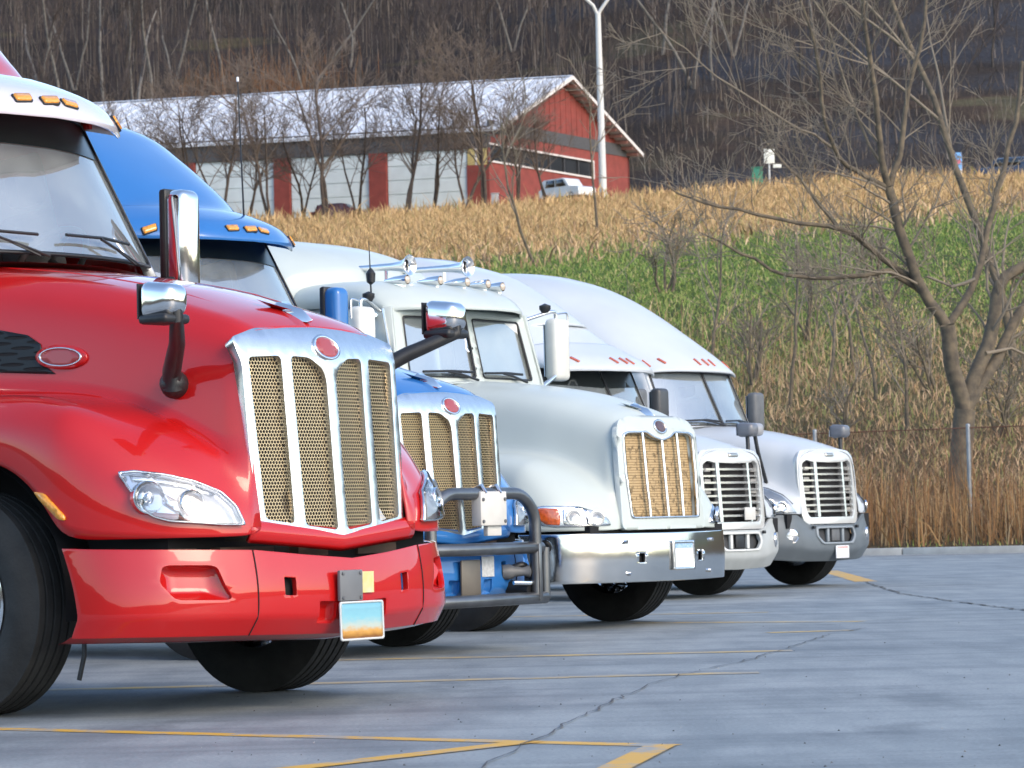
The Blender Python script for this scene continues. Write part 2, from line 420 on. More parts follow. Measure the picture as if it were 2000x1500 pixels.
def roof_shell(name, tab, m, parent, thick=.02, nx=None, p=3.2, label=None, ny=28):
    """tab rows: x on the centre line, z crown, z at the sides, half width, how far the sides sweep back"""
    rows = tab
    if nx:
        src = np.array(tab); t = np.linspace(0, len(tab) - 1, nx); rows = []
        def cr(k, tt):
            i = int(min(max(math.floor(tt), 0), len(tab) - 2)); u = tt - i
            P = [src[max(i - 1, 0)][k], src[i][k], src[i + 1][k], src[min(i + 2, len(tab) - 1)][k]]
            return .5 * (2 * P[1] + (P[2] - P[0]) * u + (2 * P[0] - 5 * P[1] + 4 * P[2] - P[3]) * u * u + (-P[0] + 3 * P[1] - 3 * P[2] + P[3]) * u ** 3)
        rows = [tuple(cr(k, tt) for k in range(5)) for tt in t]
    v = []
    for (x, zt, zs, hw, sw) in rows:
        for j in range(ny + 1):
            a = math.pi * j / ny; c = math.cos(a); s = math.sin(a)
            yy = hw * math.copysign(abs(c) ** (2 / p), c); zz = zs + (zt - zs) * abs(s) ** (2 / p)
            v.append((x - sw * (abs(yy) / hw) ** 2.0, yy, zz))
    n1 = ny + 1
    f = [(i * n1 + j, (i + 1) * n1 + j, (i + 1) * n1 + j + 1, i * n1 + j + 1) for i in range(len(rows) - 1) for j in range(ny)]
    o = obj(name, v, f, m, parent, True, label)
    solid(o, thick); return o

def side_panel(name, outline, windows, yfn, m, parent, side, th=.03):
    return plate(name, outline, windows, lambda x, z: (x, side * yfn(x, z), z), m, parent, step=.16, thick=th, out=(0, side, 0))

def rear_chassis(parent, paint, x_cab):
    """frame rails, tank, drive wheels: behind the cab"""
    for s in (-1, 1):
        box('frame_rail', -7.2, .9, s * .42 - .05, s * .42 + .05, .72, .98, black_pl, parent)
        lathe('fuel_tank', [(0, .0), (.01, .27), (.03, .3), (1.5, .3), (1.52, .27), (1.53, 0)], (x_cab - 1.7, s * .88, .68), (1, 0, 0), chrome_soft, parent, 28)
        for xx in (-5.2, -6.5): wheel(parent, xx, s * .92, s, False, .56, .52, chrome_soft, True)
        tube('front_axle', [(0, s * .95, .5), (0, 0, .42)], .06, black_pl, parent, 8)
    box('fifth_wheel', -6.2, -5.4, -.45, .45, .98, 1.12, black_pl, parent, .04)

# ------------------------------------------------------------------ the long-nosed truck with the four-bay mesh grille (red and blue ones)
def hood_rows_a():
    def row(x, zt, W, zv, zc, Yf, zb):
        return [(x, 0, zt), (x, .45 * W, zt - .012), (x, .78 * W, zt - .05), (x, .95 * W, zt - .15), (x, W, zt - .32), (x, W + .025, zv), (x, W + .10, zc), (x, Yf - .10, zc - .01), (x, Yf, zc - .12), (x, Yf + .015, (zc - .12 + zb) / 2), (x, Yf, zb)]
    R = [row(-1.02, 2.235, .84, 1.46, 1.42, 1.20, .70), row(-.74, 2.222, .82, 1.50, 1.46, 1.21, .78), row(-.62, 2.212, .80, 1.52, 1.48, 1.22, .96), row(-.40, 2.19, .775, 1.53, 1.50, 1.22, 1.13),
         row(0, 2.145, .725, 1.53, 1.52, 1.22, 1.235), row(.35, 2.08, .685, 1.51, 1.51, 1.22, 1.18), row(.52, 2.045, .668, 1.48, 1.48, 1.22, 1.075), row(.64, 2.015, .652, 1.455, 1.455, 1.22, .94), row(.725, 1.99, .642, 1.43, 1.43, 1.215, .815),
         [(.95, 0, 1.925), (.95, .277, 1.913), (.95, .48, 1.875), (.95, .584, 1.775), (.95, .615, 1.605), (.95, .64, 1.33), (.95, .72, 1.36), (.95, 1.0, 1.29), (.95, 1.14, 1.15), (.95, 1.18, .98), (.95, 1.165, .815)],
         [(1.07, 0, 1.885), (1.07, .27, 1.875), (1.07, .46, 1.84), (1.08, .56, 1.74), (1.10, .59, 1.57), (1.13, .61, 1.22), (1.15, .70, 1.23), (1.16, .86, 1.13), (1.16, .98, 1.02), (1.16, 1.03, .92), (1.16, 1.03, .815)],
         [(1.15, 0, 1.845), (1.15, .27, 1.835), (1.15, .45, 1.805), (1.16, .55, 1.715), (1.17, .59, 1.52), (1.195, .605, 1.20), (1.22, .66, 1.08), (1.25, .76, 1.0), (1.285, .83, .94), (1.29, .86, .88), (1.29, .86, .815)],
         [(1.22, 0, 1.80), (1.22, .22, 1.795), (1.21, .42, 1.775), (1.21, .545, 1.70), (1.245, .556, 1.50), (1.285, .552, 1.25), (1.305, .55, 1.08), (1.32, .55, .98), (1.33, .55, .92), (1.335, .55, .87), (1.34, .55, .815)]]
    return R
def grille_x(z, y): return 1.378 - .06 * (z - .8) / .8 - 2.3 * max(0, z - 1.62) ** 2 - .06 * abs(y / .57) ** 1.3
BUMP_A = [(.72, 1.225), (.80, 1.22), (.95, 1.18), (1.12, 1.06), (1.25, .86), (1.345, .60), (1.40, .30), (1.43, 0)]
def plan_fn(tab):
    """arc-length parametrised plan curve: s=0 on the centre line, sign of s = side"""
    P = [Vector((a, b)) for a, b in tab[::-1]]; S = [0]
    for i in range(1, len(P)): S.append(S[-1] + (P[i] - P[i - 1]).length)
    X = [p.x for p in P]; Yv = [p.y for p in P]
    # smooth resample
    ss = np.linspace(0, S[-1], 80); xx = np.interp(ss, S, X); yy = np.interp(ss, S, Yv)
    k = np.ones(9) / 9
    def sm(a):
        p = np.concatenate([a[:1].repeat(4) if False else (2 * a[0] - a[4:0:-1] if False else a[4:0:-1]), a, a[-1:].repeat(4)]); return np.convolve(p, k, 'valid')
    xs = sm(xx); ys = yy.copy(); ysm = np.convolve(np.concatenate([-yy[4:0:-1], yy, yy[-1:].repeat(4)]), k, 'valid'); xs[-4:] = xx[-4:]; ysm[-4:] = yy[-4:]
    def fn(s):
        a = abs(s); return float(np.interp(a, ss, xs)), math.copysign(float(np.interp(a, ss, ysm)), s)
    return fn, S[-1]

def ornament(T, x, z):
    """low chrome bird: keel, spread wings and tail"""
    def hull(name, pts, par):
        bm = bmesh.new()
        for p in pts: bm.verts.new((x + p[0], p[1], z + p[2]))
        bmesh.ops.convex_hull(bm, input=bm.verts); me = bpy.data.meshes.new(name); bm.to_mesh(me); bm.free(); o = bpy.data.objects.new(name, me); COL.objects.link(o); me.materials.append(chrome); o.parent = par; return bevel(o, .006, 2)
    o = hull('hood_ornament', [(.12, 0, -.05), (.09, .02, -.06), (.09, -.02, -.06), (-.18, .035, -.005), (-.18, -.035, -.005), (-.10, 0, .055), (.05, 0, .01)], T)
    for s in (1, -1): hull('wing', [(.02, s * .012, .0), (-.10, s * .012, .03), (-.16, s * .10, .065), (-.12, s * .11, .055), (-.10, s * .012, .005)], o)
def truck_a(fr, label, paint, roofm, visorm, red):
    T = thing('semi_truck', label, 'truck', fr.o, fr.rz, scale=fr.scale)
    F1 = FR['t1']                                   # outlines were measured on the red truck; same pressing on the blue one
    hood = cage('hood', hood_rows_a(), paint, T, creases={2: .75, 3: .2, 5: .6, 6: .35, 7: .3})
    bv = bvh_of(hood); cst = F1.caster(bv, .004)
    # dark liners round the wheels and behind the grille
    for s in (-1, 1):
        wheel_well(T, s, .68, .53)
    box('engine_block', -.3, 1.0, -.45, .45, .8, 1.5, dark, T)
    box('radiator_core', 1.02, 1.12, -.56, .56, .79, 1.64, tan_core, T)
    # lower lip under the grille
    def lipf(i, j):
        y = (i * 2 - 1) * .61; zt_ = .80 + .05 * abs(y) / .6; zz = zt_ + .03 - .085 * j; return (1.362 - .05 * abs(y / .6) ** 1.3 - .02 * (2 * j - 1) ** 2, y, zz)
    grid('hood_lip', lipf, 24, 5, paint, T, .02)
    # grille
    outer = roundp([(.535, .838), (.567, 1.2), (.572, 1.60), (.60, 1.735), (.42, 1.785), (0, 1.80), (-.42, 1.785), (-.60, 1.735), (-.572, 1.60), (-.567, 1.2), (-.535, .838), (0, .772)], .03)
    bays = []
    for s in (1, -1):
        bays.append(roundp([(s * .035, .832), (s * .25, .858), (s * .262, 1.655), (s * .14, 1.65), (s * .055, 1.595), (s * .035, 1.54)], .028))
        bays.append(roundp([(s * .318, .866), (s * .50, .89), (s * .53, 1.645), (s * .325, 1.655)], .028))
    fr_o = plate('grille_frame', outer, bays, lambda y, z: (grille_x(z, y), y, z), chrome_soft, T, .04, .055)
    bv2 = fr_o.modifiers.new('b', 'BEVEL'); bv2.width = .007; bv2.segments = 2; bv2.limit_method = 'ANGLE'; bv2.angle_limit = rad(50)
    for b in bays:
        cx = sum(p[0] for p in b) / len(b); cz = sum(p[1] for p in b) / len(b)
        big = [(cx + (p[0] - cx) * 1.06, cz + (p[1] - cz) * 1.02) for p in b]
        plate('grille_mesh', big, [], lambda y, z: (grille_x(z, y) - .034, y, z), gold_mesh if red else gold_mesh2, T, .08)
    em = plate('emblem', ell(0, 1.703, .082, .052), [], lambda y, z: (grille_x(z, y) + .007, y, z), badge_red, T, .03, .02)
    plate('emblem_rim', ell(0, 1.703, .093, .062), [ell(0, 1.703, .079, .049)], lambda y, z: (grille_x(z, y) + .010, y, z), chrome, em, .03, .026)
    ornament(T, 1.10, 1.885)
    # headlight, marker, vent and badge on the near side, mirrored to the far side
    hl_px = roundp([(229, 925), (262, 923), (318, 930), (375, 943), (428, 965), (458, 993), (474, 1027), (430, 1027), (330, 1020), (300, 1012), (281, 1000)], 6)
    hs = plate('headlight', hl_px, [], cst, white_refl, T, 12, 0, out=(1, -1, 0))
    cx, cy = 350, 975
    rim_in = [(cx + (p[0] - cx) * .955, cy + (p[1] - cy) * .92) for p in hl_px]
    plate('headlight_rim', hl_px, [rim_in], F1.caster(bv, .028), chrome_soft, hs, 10, .024, out=(1, -1, 0))
    plate('turn_lamp_strip', [(252, 930), (318, 936), (372, 948), (420, 968), (410, 972), (360, 956), (300, 946), (258, 942)], [], F1.caster(bv, .012), chrome_soft, hs, 12, .006, out=(1, -1, 0))
    def bowl(px, py, r, nm, parent_):
        p = F1.caster(bv, .0)(px, py); n = bv.ray_cast(F1.loc(EYE), F1.ldir(ray(px, py)).normalized())[1]
        if n.dot(F1.ldir(ray(px, py))) > 0: n = -n
        ax = (n * .35 + Vector((1, -.25, 0)) * .65).normalized()
        b_ = lathe(nm, [(.004, 0), (.006, r * .45), (.014, r * .8), (.024, r), (.028, r * 1.03), (.024, r * 1.09), (-.01, r * 1.12)], p + n * .004, ax, silver, parent_, 28)
        lathe('bulb', [(.0, r * .42), (.022, r * .38), (.034, r * .22), (.037, 0)], p + n * .004, ax, lensglass, b_, 16)
    bowl(287, 973, .070, 'low_beam', hs); bowl(371, 985, .058, 'high_beam', hs)
    plate('lamp_fin', [(316, 965), (366, 990), (360, 1014), (318, 985)], [], F1.caster(bv, .016), silver, hs, 10, .004, out=(1, -1, 0))
    plate('reflector', [(292, 1001), (352, 1005), (372, 1018), (330, 1015), (302, 1009)], [], F1.caster(bv, .012), red_lens if red else white_refl, hs, 10, .004, out=(1, -1, 0))
    plate('lens', rim_in, [], F1.caster(bv, .036), lensglass, hs, 14, 0, out=(1, -1, 0))
    mirror_y(hs)
    mk = plate('marker_light', roundp([(70, 960), (88, 964), (128, 1008), (129, 1017), (117, 1014), (80, 975)], 4), [], F1.caster(bv, .016), amber, T, 9, .02, out=(0, -1, 0)); mirror_y(mk)
    vent = plate('side_vent', [(-130, 640), (0, 645), (55, 655), (80, 672), (84, 690), (76, 705), (110, 731), (0, 728), (-130, 725)], [], F1.caster(bv, .006), hole_mat('vent_mesh', (.03, .032, .034), .03, .3), T, 14, .004, out=(0, -1, 0))
    plate('vent_backing', [(-130, 640), (0, 645), (55, 655), (80, 672), (84, 690), (76, 705), (110, 731), (0, 728), (-130, 725)], [], F1.caster(bv, .003), dark, vent, 14, 0, out=(0, -1, 0)); mirror_y(vent)
    bd = plate('side_badge', ell(122, 698, 50, 24), [], F1.caster(bv, .012), paint, T, 10, .014, out=(0, -1, 0))
    plate('badge_rim', ell(121, 698, 42, 19), [ell(121, 698, 38.5, 16.2)], F1.caster(bv, .018), chrome_soft, bd, 9, .006, out=(0, -1, 0))
    plate('badge_plate', ell(121, 698, 39, 16.5), [], F1.caster(bv, .015), badge_red, bd, 9, .004, out=(0, -1, 0)); mirror_y(bd)
    # hood creases: slim raised beads following the hood
    for y0, y1 in ((.40, .30), (-.40, -.30)):
        pts = []
        for k in range(14):
            x = -.9 + k * .148; y = y0 + (y1 - y0) * k / 13; h = bv.ray_cast(Vector((x, y, 3)), Vector((0, 0, -1)))
            if h[0]: pts.append(h[0] + Vector((0, 0, -.003)))
        tube('hood_bead', pts, [.007] * (len(pts) - 3) + [.005, .003, .001], paint, T, 8)
    # hood mirrors
    if red:
        foot = cst(350, 752) or Vector((1.1, -.63, 1.5))
        hm = lathe('hood_mirror', [(-.03, .0), (-.03, .058), (.02, .068), (.07, .06), (.10, .035), (.11, 0)], foot + Vector((-.02, -.0, 0)), (.45, -.85, .1), black_pl, T, 20)
        head = F1.Y(325, 590, -1.05)
        tube('mirror_arm', [foot + Vector((.01, -.05, -.02)), foot + Vector((.025, -.075, .06)), foot.lerp(head, .5) + Vector((.045, -.02, .0)), head + Vector((.06, 0, -.07)), head + Vector((.05, 0, -.02))], [.050, .044, .038, .032, .028], black_pl, hm, 12)
        mh = box('mirror_head', -.095, .085, -.095, .095, -.085, .10, chrome, hm, .0)
        me = mh.data
        for v in me.vertices:
            if v.co.x > 0: v.co.y *= .72; v.co.z = v.co.z * .72 + .004
        me.transform(Matrix.Translation(head)); bevel(mh, .045, 4)
        mb = box('mirror_base', -.10, .07, -.09, .09, -.10, -.055, black_pl, hm, .0); mb.data.transform(Matrix.Translation(head)); bevel(mb, .02, 3)
        mg = box('mirror_glass', -.102, -.094, -.085, .085, -.075, .085, black_pl, hm); mg.data.transform(Matrix.Translation(head))
        mirror_y(hm)
    # bumper
    pf, S = plan_fn(BUMP_A)
    def ztop(s): return float(np.interp(abs(s), [0, .30, .62, 1.4, S], [.70, .722, .752, .772, .778]))
    def zbot(s): return float(np.interp(abs(s), [0, .6, 1.2, S], [.345, .36, .37, .37]))
    def bmap(s, v):
        x, y = pf(s); z = zbot(s) + (ztop(s) - zbot(s)) * v
        x += .022 * math.sin(math.pi * min(1, max(0, v))) - .05 * max(0, .22 - v) / .22 - .10 * (1 - v) * (abs(s) / S) ** 2 * (-1)
        return (x, y, z)
    sl = lambda s, a, b, v0, v1, r: rrect(s * a if s > 0 else s * b, s * b if s > 0 else s * a, v0, v1, r)
    holes = []
    for s in (1, -1):
        holes += [sl(s, .395, .465, .48, .70, .012), sl(s, .14, .25, .14, .42, .02), roundp([(s * .83, .82), (s * 1.09, .82), (s * 1.12, .62), (s * 1.05, .42), (s * .76, .42), (s * .80, .60)], .05)]
    bp = plate('bumper', [(-S, 0), (-S, 1), (S, 1), (S, 0)], holes, bmap, paint, T, .05, .03)
    bw = bp.modifiers.new('b', 'BEVEL'); bw.width = .010; bw.segments = 3; bw.limit_method = 'ANGLE'; bw.angle_limit = rad(60)
    for s in (1, -1):
        def pocket(a, b, v0, v1, depth, m, nm):
            def g(i, j):
                q = bmap(s * (a + (b - a) * i), v0 + (v1 - v0) * j); d = depth * min(1, 4 * min(i, 1 - i, j, 1 - j) + .02)
                return (q[0] - d, q[1] - s * d * .2, q[2])
            grid(nm, g, 14, 10, m, bp)
        pocket(.74, 1.13, .38, .86, .075, paint, 'fog_pocket')
        grid('tow_slot', lambda i, j: tuple(Vector(bmap(s * (.38 + .10 * i), .45 + .3 * j)) - Vector((.05, 0, 0))), 2, 2, dark, bp)
        pocket(.13, .26, .12, .44, .05, paint, 'step_pocket')
        tube('bumper_seam', [Vector(bmap(s * .625, k / 10)) + Vector((.0015, 0, 0)) for k in range(11)], .0035, dark, bp, 5)
    def ch(i, j):
        s = (i * 2 - 1) * S; q = bmap(s, 0); return (q[0] - .005 - .16 * j, q[1] * (1 - .06 * j), q[2] + .006 - .035 * math.sin(math.pi * .5 * j))
    grid('air_dam', ch, 40, 4, paint if red else grey_pl, bp)
    box('gap_filler', .5, 1.12, -.95, .95, .68, .84, dark, T)
    box('crossmember', .95, 1.22, -.58, .58, .40, .66, dark, T)
    for k, (y0, y1) in enumerate(((-.95, -.78), (-.66, -.28), (-.1, .12), (.4, .7))): box('bracket', 1.02, 1.14 + .04 * (k in (1, 2)), y0, y1, .715, .765, mat('rusty_bracket', (.16, .10, .07), rough=.7, noise=.4), T)
    # sensor cover and plate
    if red:
        q = F1.Y(677, 1140, 0)
        sc_ = box('radar_cover', 1.455, 1.475, -.155, .015, .50, .645, mat('grey_cover', (.17, .175, .18), rough=.45, noise=.15), T, .006)
        for yy in (-.135, -.005):
            for zz in (.515, .63): lathe('bolt', [(0, .009), (.006, .008), (.008, 0)], (1.475, yy, zz), (1, 0, 0), grey_pl, sc_, 10)
        box('inspection_sticker', 1.452, 1.456, .03, .12, .535, .635, mat('sticker_yellow', (.72, .52, .12), rough=.5, col2=(.62, .55, .35), nscale=14), T)
        lp = plate('license_plate', rrect(-.155, .155, .322, .49, .012), [], lambda y, z: (1.475 + .02 * (.49 - z), y, z), gradient_plate('plate_blue_orange'), T, .05, .006)
        plate('plate_rim', rrect(-.163, .163, .314, .498, .014), [rrect(-.153, .153, .324, .488, .01)], lambda y, z: (1.477 + .02 * (.49 - z), y, z), mat('plate_edge', (.55, .57, .56), rough=.5), lp, .06, .008)
    else:
        box('radar_cover', 1.455, 1.475, -.16, .06, .36, .64, mat('bronze_cover', (.17, .145, .115), rough=.4, noise=.2, metal=.3), T, .012)
        box('data_label', 1.44, 1.446, .11, .25, .52, .66, mat('label_paper', (.55, .56, .55), rough=.6, noise=.25, nscale=40), T)
    # cab
    def wm(u, v):
        return (-.36 + (-.46) * v - (.33 - .02 * v) * u * u, u * (.985 - .075 * v), 2.235 + .83 * v)
    plate('windshield_frame', [(-1.03, -.03), (-.965, -.03), (-.965, .985), (.965, .985), (.965, -.03), (1.03, -.03), (1.03, 1.02), (-1.03, 1.02)], [], lambda u, v: wm(u, v), paint if not red else mat('pale_pillar', (.55, .58, .57), rough=.3, coat=.6), T, .07, .05)
    plate('windshield_gasket', roundp([(-.972, .012), (.972, .012), (.972, .992), (-.972, .992)], .06), [roundp([(-.955, .03), (.955, .03), (.955, .975), (-.955, .975)], .06)], lambda u, v: tuple(Vector(wm(u, v)) + Vector((.006, 0, .004))), black_pl, T, .07, .012)
    ws = grid('windshield', lambda i, j: tuple(Vector(wm(-.965 + 1.93 * i, .015 + .975 * j)) - Vector((.012, 0, .006))), 32, 12, windglass, T)
    tb = plate('visor_shade_band', roundp([(-.945, .74), (.90, .74), (.945, .80), (.95, .985), (-.95, .985)], .05), [], lambda u, v: tuple(Vector(wm(u, v)) - Vector((.006, 0, .003))), shade_gl, ws, .08)  # opaque dark strip standing in for the visor's shade and reflection on the glass
    box('inspection_tag', -1.16, -1.15, .12, .22, 2.88, 2.90, mat('yellow_tag', (.5, .55, .05), rough=.5), T)
    def sy(x, z): return 1.03 - .10 * max(0, z - 2.2) / .85
    for s in (-1, 1):
        win = roundp([(-1.32, 2.28), (-1.98, 2.22), (-1.98, 2.9), (-1.45, 2.95)], .06)
        dr = side_panel('door', [(-.93, .95), (-.93, 2.0), (-.74, 2.22), (-1.18, 3.07), (-2.05, 3.1), (-2.05, .95)], [win], sy, paint, T, s)
        plate('door_window', win, [], lambda x, z: (x, s * (sy(x, z) - .015), z), windglass, dr, .2, 0, out=(0, s, 0))
        box('door_handle', -1.95, -1.75, s * 1.04 - .02, s * 1.04 + .02, 1.72, 1.78, chrome, dr, .01)
        side_panel('sleeper_side', [(-2.06, .95), (-2.06, 3.12), (-4.3, 3.4), (-4.3, .95)], [roundp([(-2.7, 2.4), (-3.2, 2.4), (-3.2, 2.8), (-2.7, 2.8)], .05)], lambda x, z: sy(x, min(z, 3.05)) + .16 * min(1, max(0, (-2.06 - x) / .5)), paint, T, s)
        box('step', -1.95, -1.0, s * .78 - .25, s * .78 + .25, .48, .9, chrome_soft, T, .03)
    box('cab_floor', -4.3, -.9, -.98, .98, .92, 1.0, dark, T)
    box('firewall', -.95, -.9, -.95, .95, 1.0, 2.15, dark, T)
    box('cab_back', -4.32, -4.27, -1.15, 1.15, .95, 3.45, paint, T, .02)
    cowl = grid('cowl', lambda i, j: (-.34 - .42 * j - .33 * (i * 2 - 1) ** 2 * (1 - .3 * j), (i * 2 - 1) * 1.0, 2.205 - .03 * (i * 2 - 1) ** 2 - .06 * j), 20, 4, black_pl, T)
    rs_ = [(-.70, 3.16, 3.03, .92, .36), (-.86, 3.21, 3.04, .94, .34), (-1.05, 3.255, 3.05, .96, .30), (-1.26, 3.31, 3.06, 1.0, .24), (-1.46, 3.50, 3.07, 1.04, .18), (-1.9, 3.82, 3.10, 1.10, .08), (-2.7, 4.0, 3.15, 1.19, .0), (-3.4, 3.85, 3.3, 1.2, 0), (-4.3, 3.85, 3.4, 1.2, 0)]
    roof_shell('roof', rs_ if red else [(-.70, 3.16, 3.03, .92, .36), (-.86, 3.21, 3.04, .94, .34), (-1.05, 3.28, 3.05, .96, .30), (-1.3, 3.48, 3.06, 1.0, .24), (-1.7, 3.76, 3.08, 1.06, .16), (-2.1, 3.98, 3.10, 1.13, .08), (-2.7, 4.1, 3.15, 1.19, .0), (-3.4, 4.15, 3.3, 1.2, 0), (-4.3, 4.15, 3.4, 1.2, 0)], paint, T, .02, 44, 3.4)
    vtab = [(-.44, 2.955, 2.965, .93, .44), (-.44, 2.985, 2.975, .945, .44), (-.48, 3.04, 2.985, .955, .43), (-.58, 3.115, 3.0, .955, .40), (-.76, 3.19, 3.03, .95, .37), (-.9, 3.235, 3.05, .95, .34)]
    vis = roof_shell('sun_visor', vtab, visorm, T, .025, 22, 4.2)
    bvv = bvh_of(vis)
    for yy in (-.17, 0, .17, -.78, .78):
        h = bvv.ray_cast(Vector((2, yy, 3.045 if abs(yy) < .5 else 3.02)), Vector((-1, 0, 0)))
        if h[0] is None: continue
        n = h[1] if h[1].x > 0 else -h[1]; uu = Vector((0, 1, 0)) - n * n.y; uu.normalize(); vv = n.cross(uu)
        ml = plate('marker_light', roundp([(-.055, -.024), (.045, -.024), (.06, .026), (-.05, .026)], .012), [], lambda a, b: tuple(h[0] + uu * a + vv * b + n * .018), amber, vis, .03, .022, out=tuple(n))
        plate('marker_base', roundp([(-.062, -.03), (.052, -.03), (.068, .032), (-.058, .032)], .012), [], lambda a, b: tuple(h[0] + uu * a + vv * b + n * .008), black_pl, vis, .03, .015, out=tuple(n))
    # wipers
    for s, u0 in ((1, .62), (-1, -.18)):
        P = lambda u, v, o=.03: Vector(wm(u, v)) + Vector((o, 0, o * .6))
        wp = tube('wiper', [P(u0, -.02), P(u0 - .20, .06), P(u0 - .33, .12)], .008, black_pl, T, 6)
        tube('wiper_blade', [P(u0 - .62, .125), P(u0 - .3, .128), P(u0 - .02, .115)], .009, black_pl, wp, 6)
        tube('wiper_link', [P(u0 - .06, -.02), P(u0 - .25, .085)], .006, black_pl, wp, 5)
    steering(T, -.98, .50, 2.28); interior(T, -.62, 2.26, .9, -1.55)
    # door mirrors
    for s in (1, -1):
        dm = box('door_mirror', -.82, -.67, s * 1.285 - .085, s * 1.285 + .085, 2.13, 2.70, chrome if red else paint, T, .055, 4)
        box('mirror_glass', -.846, -.838, s * 1.285 - .075, s * 1.285 + .075, 2.17, 2.66, mirror_gl, dm)
        box('mirror_shell_edge', -.842, -.79, s * 1.285 - .092, s * 1.285 + .092, 2.122, 2.708, black_pl, dm, .02)
        tube('mirror_arm', [(-.75, s * 1.22, 2.2), (-.9, s * 1.0, 2.15)], .03, black_pl, dm, 8)
    # wheels
    for s in (-1, 1): wheel(T, 0, s * 1.05, s, True)
    rear_chassis(T, paint, -2.4)
    return T, bv

def gradient_plate(name):
    m = bpy.data.materials.new(name); n, b = nodes(m); L = n.links; sset(b, rough=.4)
    tc = n.nodes.new('ShaderNodeTexCoord'); sp = n.nodes.new('ShaderNodeSeparateXYZ'); L.new(tc.outputs['Generated'], sp.inputs[0])
    nz = n.nodes.new('ShaderNodeTexNoise'); nz.inputs['Scale'].default_value = 7; L.new(tc.outputs['Generated'], nz.inputs['Vector'])
    t = mth(n, 'ADD', sp.outputs[2], mth(n, 'MULTIPLY', mth(n, 'SUBTRACT', nz.outputs['Fac'], .5), .25))
    r = n.nodes.new('ShaderNodeValToRGB'); e = r.color_ramp.elements
    while len(e) < 5: e.new(.5)
    for i, (p, c) in enumerate(((.0, (.30, .12, .03)), (.20, (.58, .30, .06)), (.36, (.42, .48, .42)), (.6, (.20, .45, .52)), (1.0, (.16, .38, .48)))): e[i].position = p; e[i].color = (*c, 1)
    L.new(t, r.inputs[0]); L.new(r.outputs[0], b.inputs['Base Color']); return m

# ------------------------------------------------------------------ guard bars on the blue truck
def grille_guard(T):
    steel = mat('guard_steel', (.20, .205, .21), rough=.32, metal=.85, noise=.3, nscale=6)
    x = 1.55
    g = tube('grille_guard', arc_pts([(x, -.60, .34), (x, -.60, .96), (x, -.44, 1.09), (x, .44, 1.09), (x, .60, .96), (x, .60, .34)], .12, 6), .042, steel, T, 12)
    for z, hw in ((.71, .76), (.36, .80)):
        tube('cross_tube', [(x - .10, -hw - .02, z), (x, -hw + .10, z), (x, hw - .10, z), (x - .10, hw + .02, z)], .043, steel, g, 12)
    for s in (-1, 1):
        lathe('tube_cap', [(0, .05), (.012, .05), (.03, .04), (.036, 0)], (x - .06, s * .80, .71), (-.2, s, 0), steel, g, 14)
        box('upright_plate', x - .03, x + .045, s * .60 - .02, s * .60 + .02, .34, .74, steel, g, .008)
        tube('post', [(x - .02, s * .73, .36), (x - .02, s * .73, .71)], .04, steel, g, 10)
        tube('mount', [(x - .02, s * .55, .42), (1.2, s * .50, .46)], .05, black_pl, g, 8)
    b = box('sensor_box', x - .03, x + .055, -.10, .20, .87, 1.105, cream_plate, g, .01)
    box('sensor_flap', x - .02, x + .02, .02, .18, .80, .875, cream_plate, b, .006)
    for yy in (-.075, .175):
        for zz in (.90, 1.05): lathe('bolt', [(0, .013), (.008, .012), (.01, 0)], (x + .055, yy, zz), (1, 0, 0), grey_pl, b, 10)
    for yy in (-.04, .13): tube('strap', [(x, yy, 1.05), (x + .05, yy, 1.10), (x + .02, yy, 1.145), (x - .05, yy, 1.13), (x - .05, yy, 1.06)], .014, chrome_soft, b, 6)
    # cluster of tow fittings at the bumper's far end
    c = lathe('tow_fitting', [(0, .05), (.06, .055), (.10, .035), (.16, .03), (.20, .045), (.23, 0)], (1.38, .42, .545), (.6, .7, 0), grey_pl, g, 16)
    tube('air_hose', arc_pts([(1.42, .50, .57), (1.47, .56, .60), (1.45, .68, .52), (1.42, .66, .44)], .05), .024, black_pl, c, 8)
    box('fitting_block', 1.44, 1.53, .60, .70, .40, .58, grey_pl, c, .015)
    tube('clamp', [(1.5, .40, .47), (1.55, .52, .465), (1.52, .62, .47)], .016, chrome_soft, c, 7)

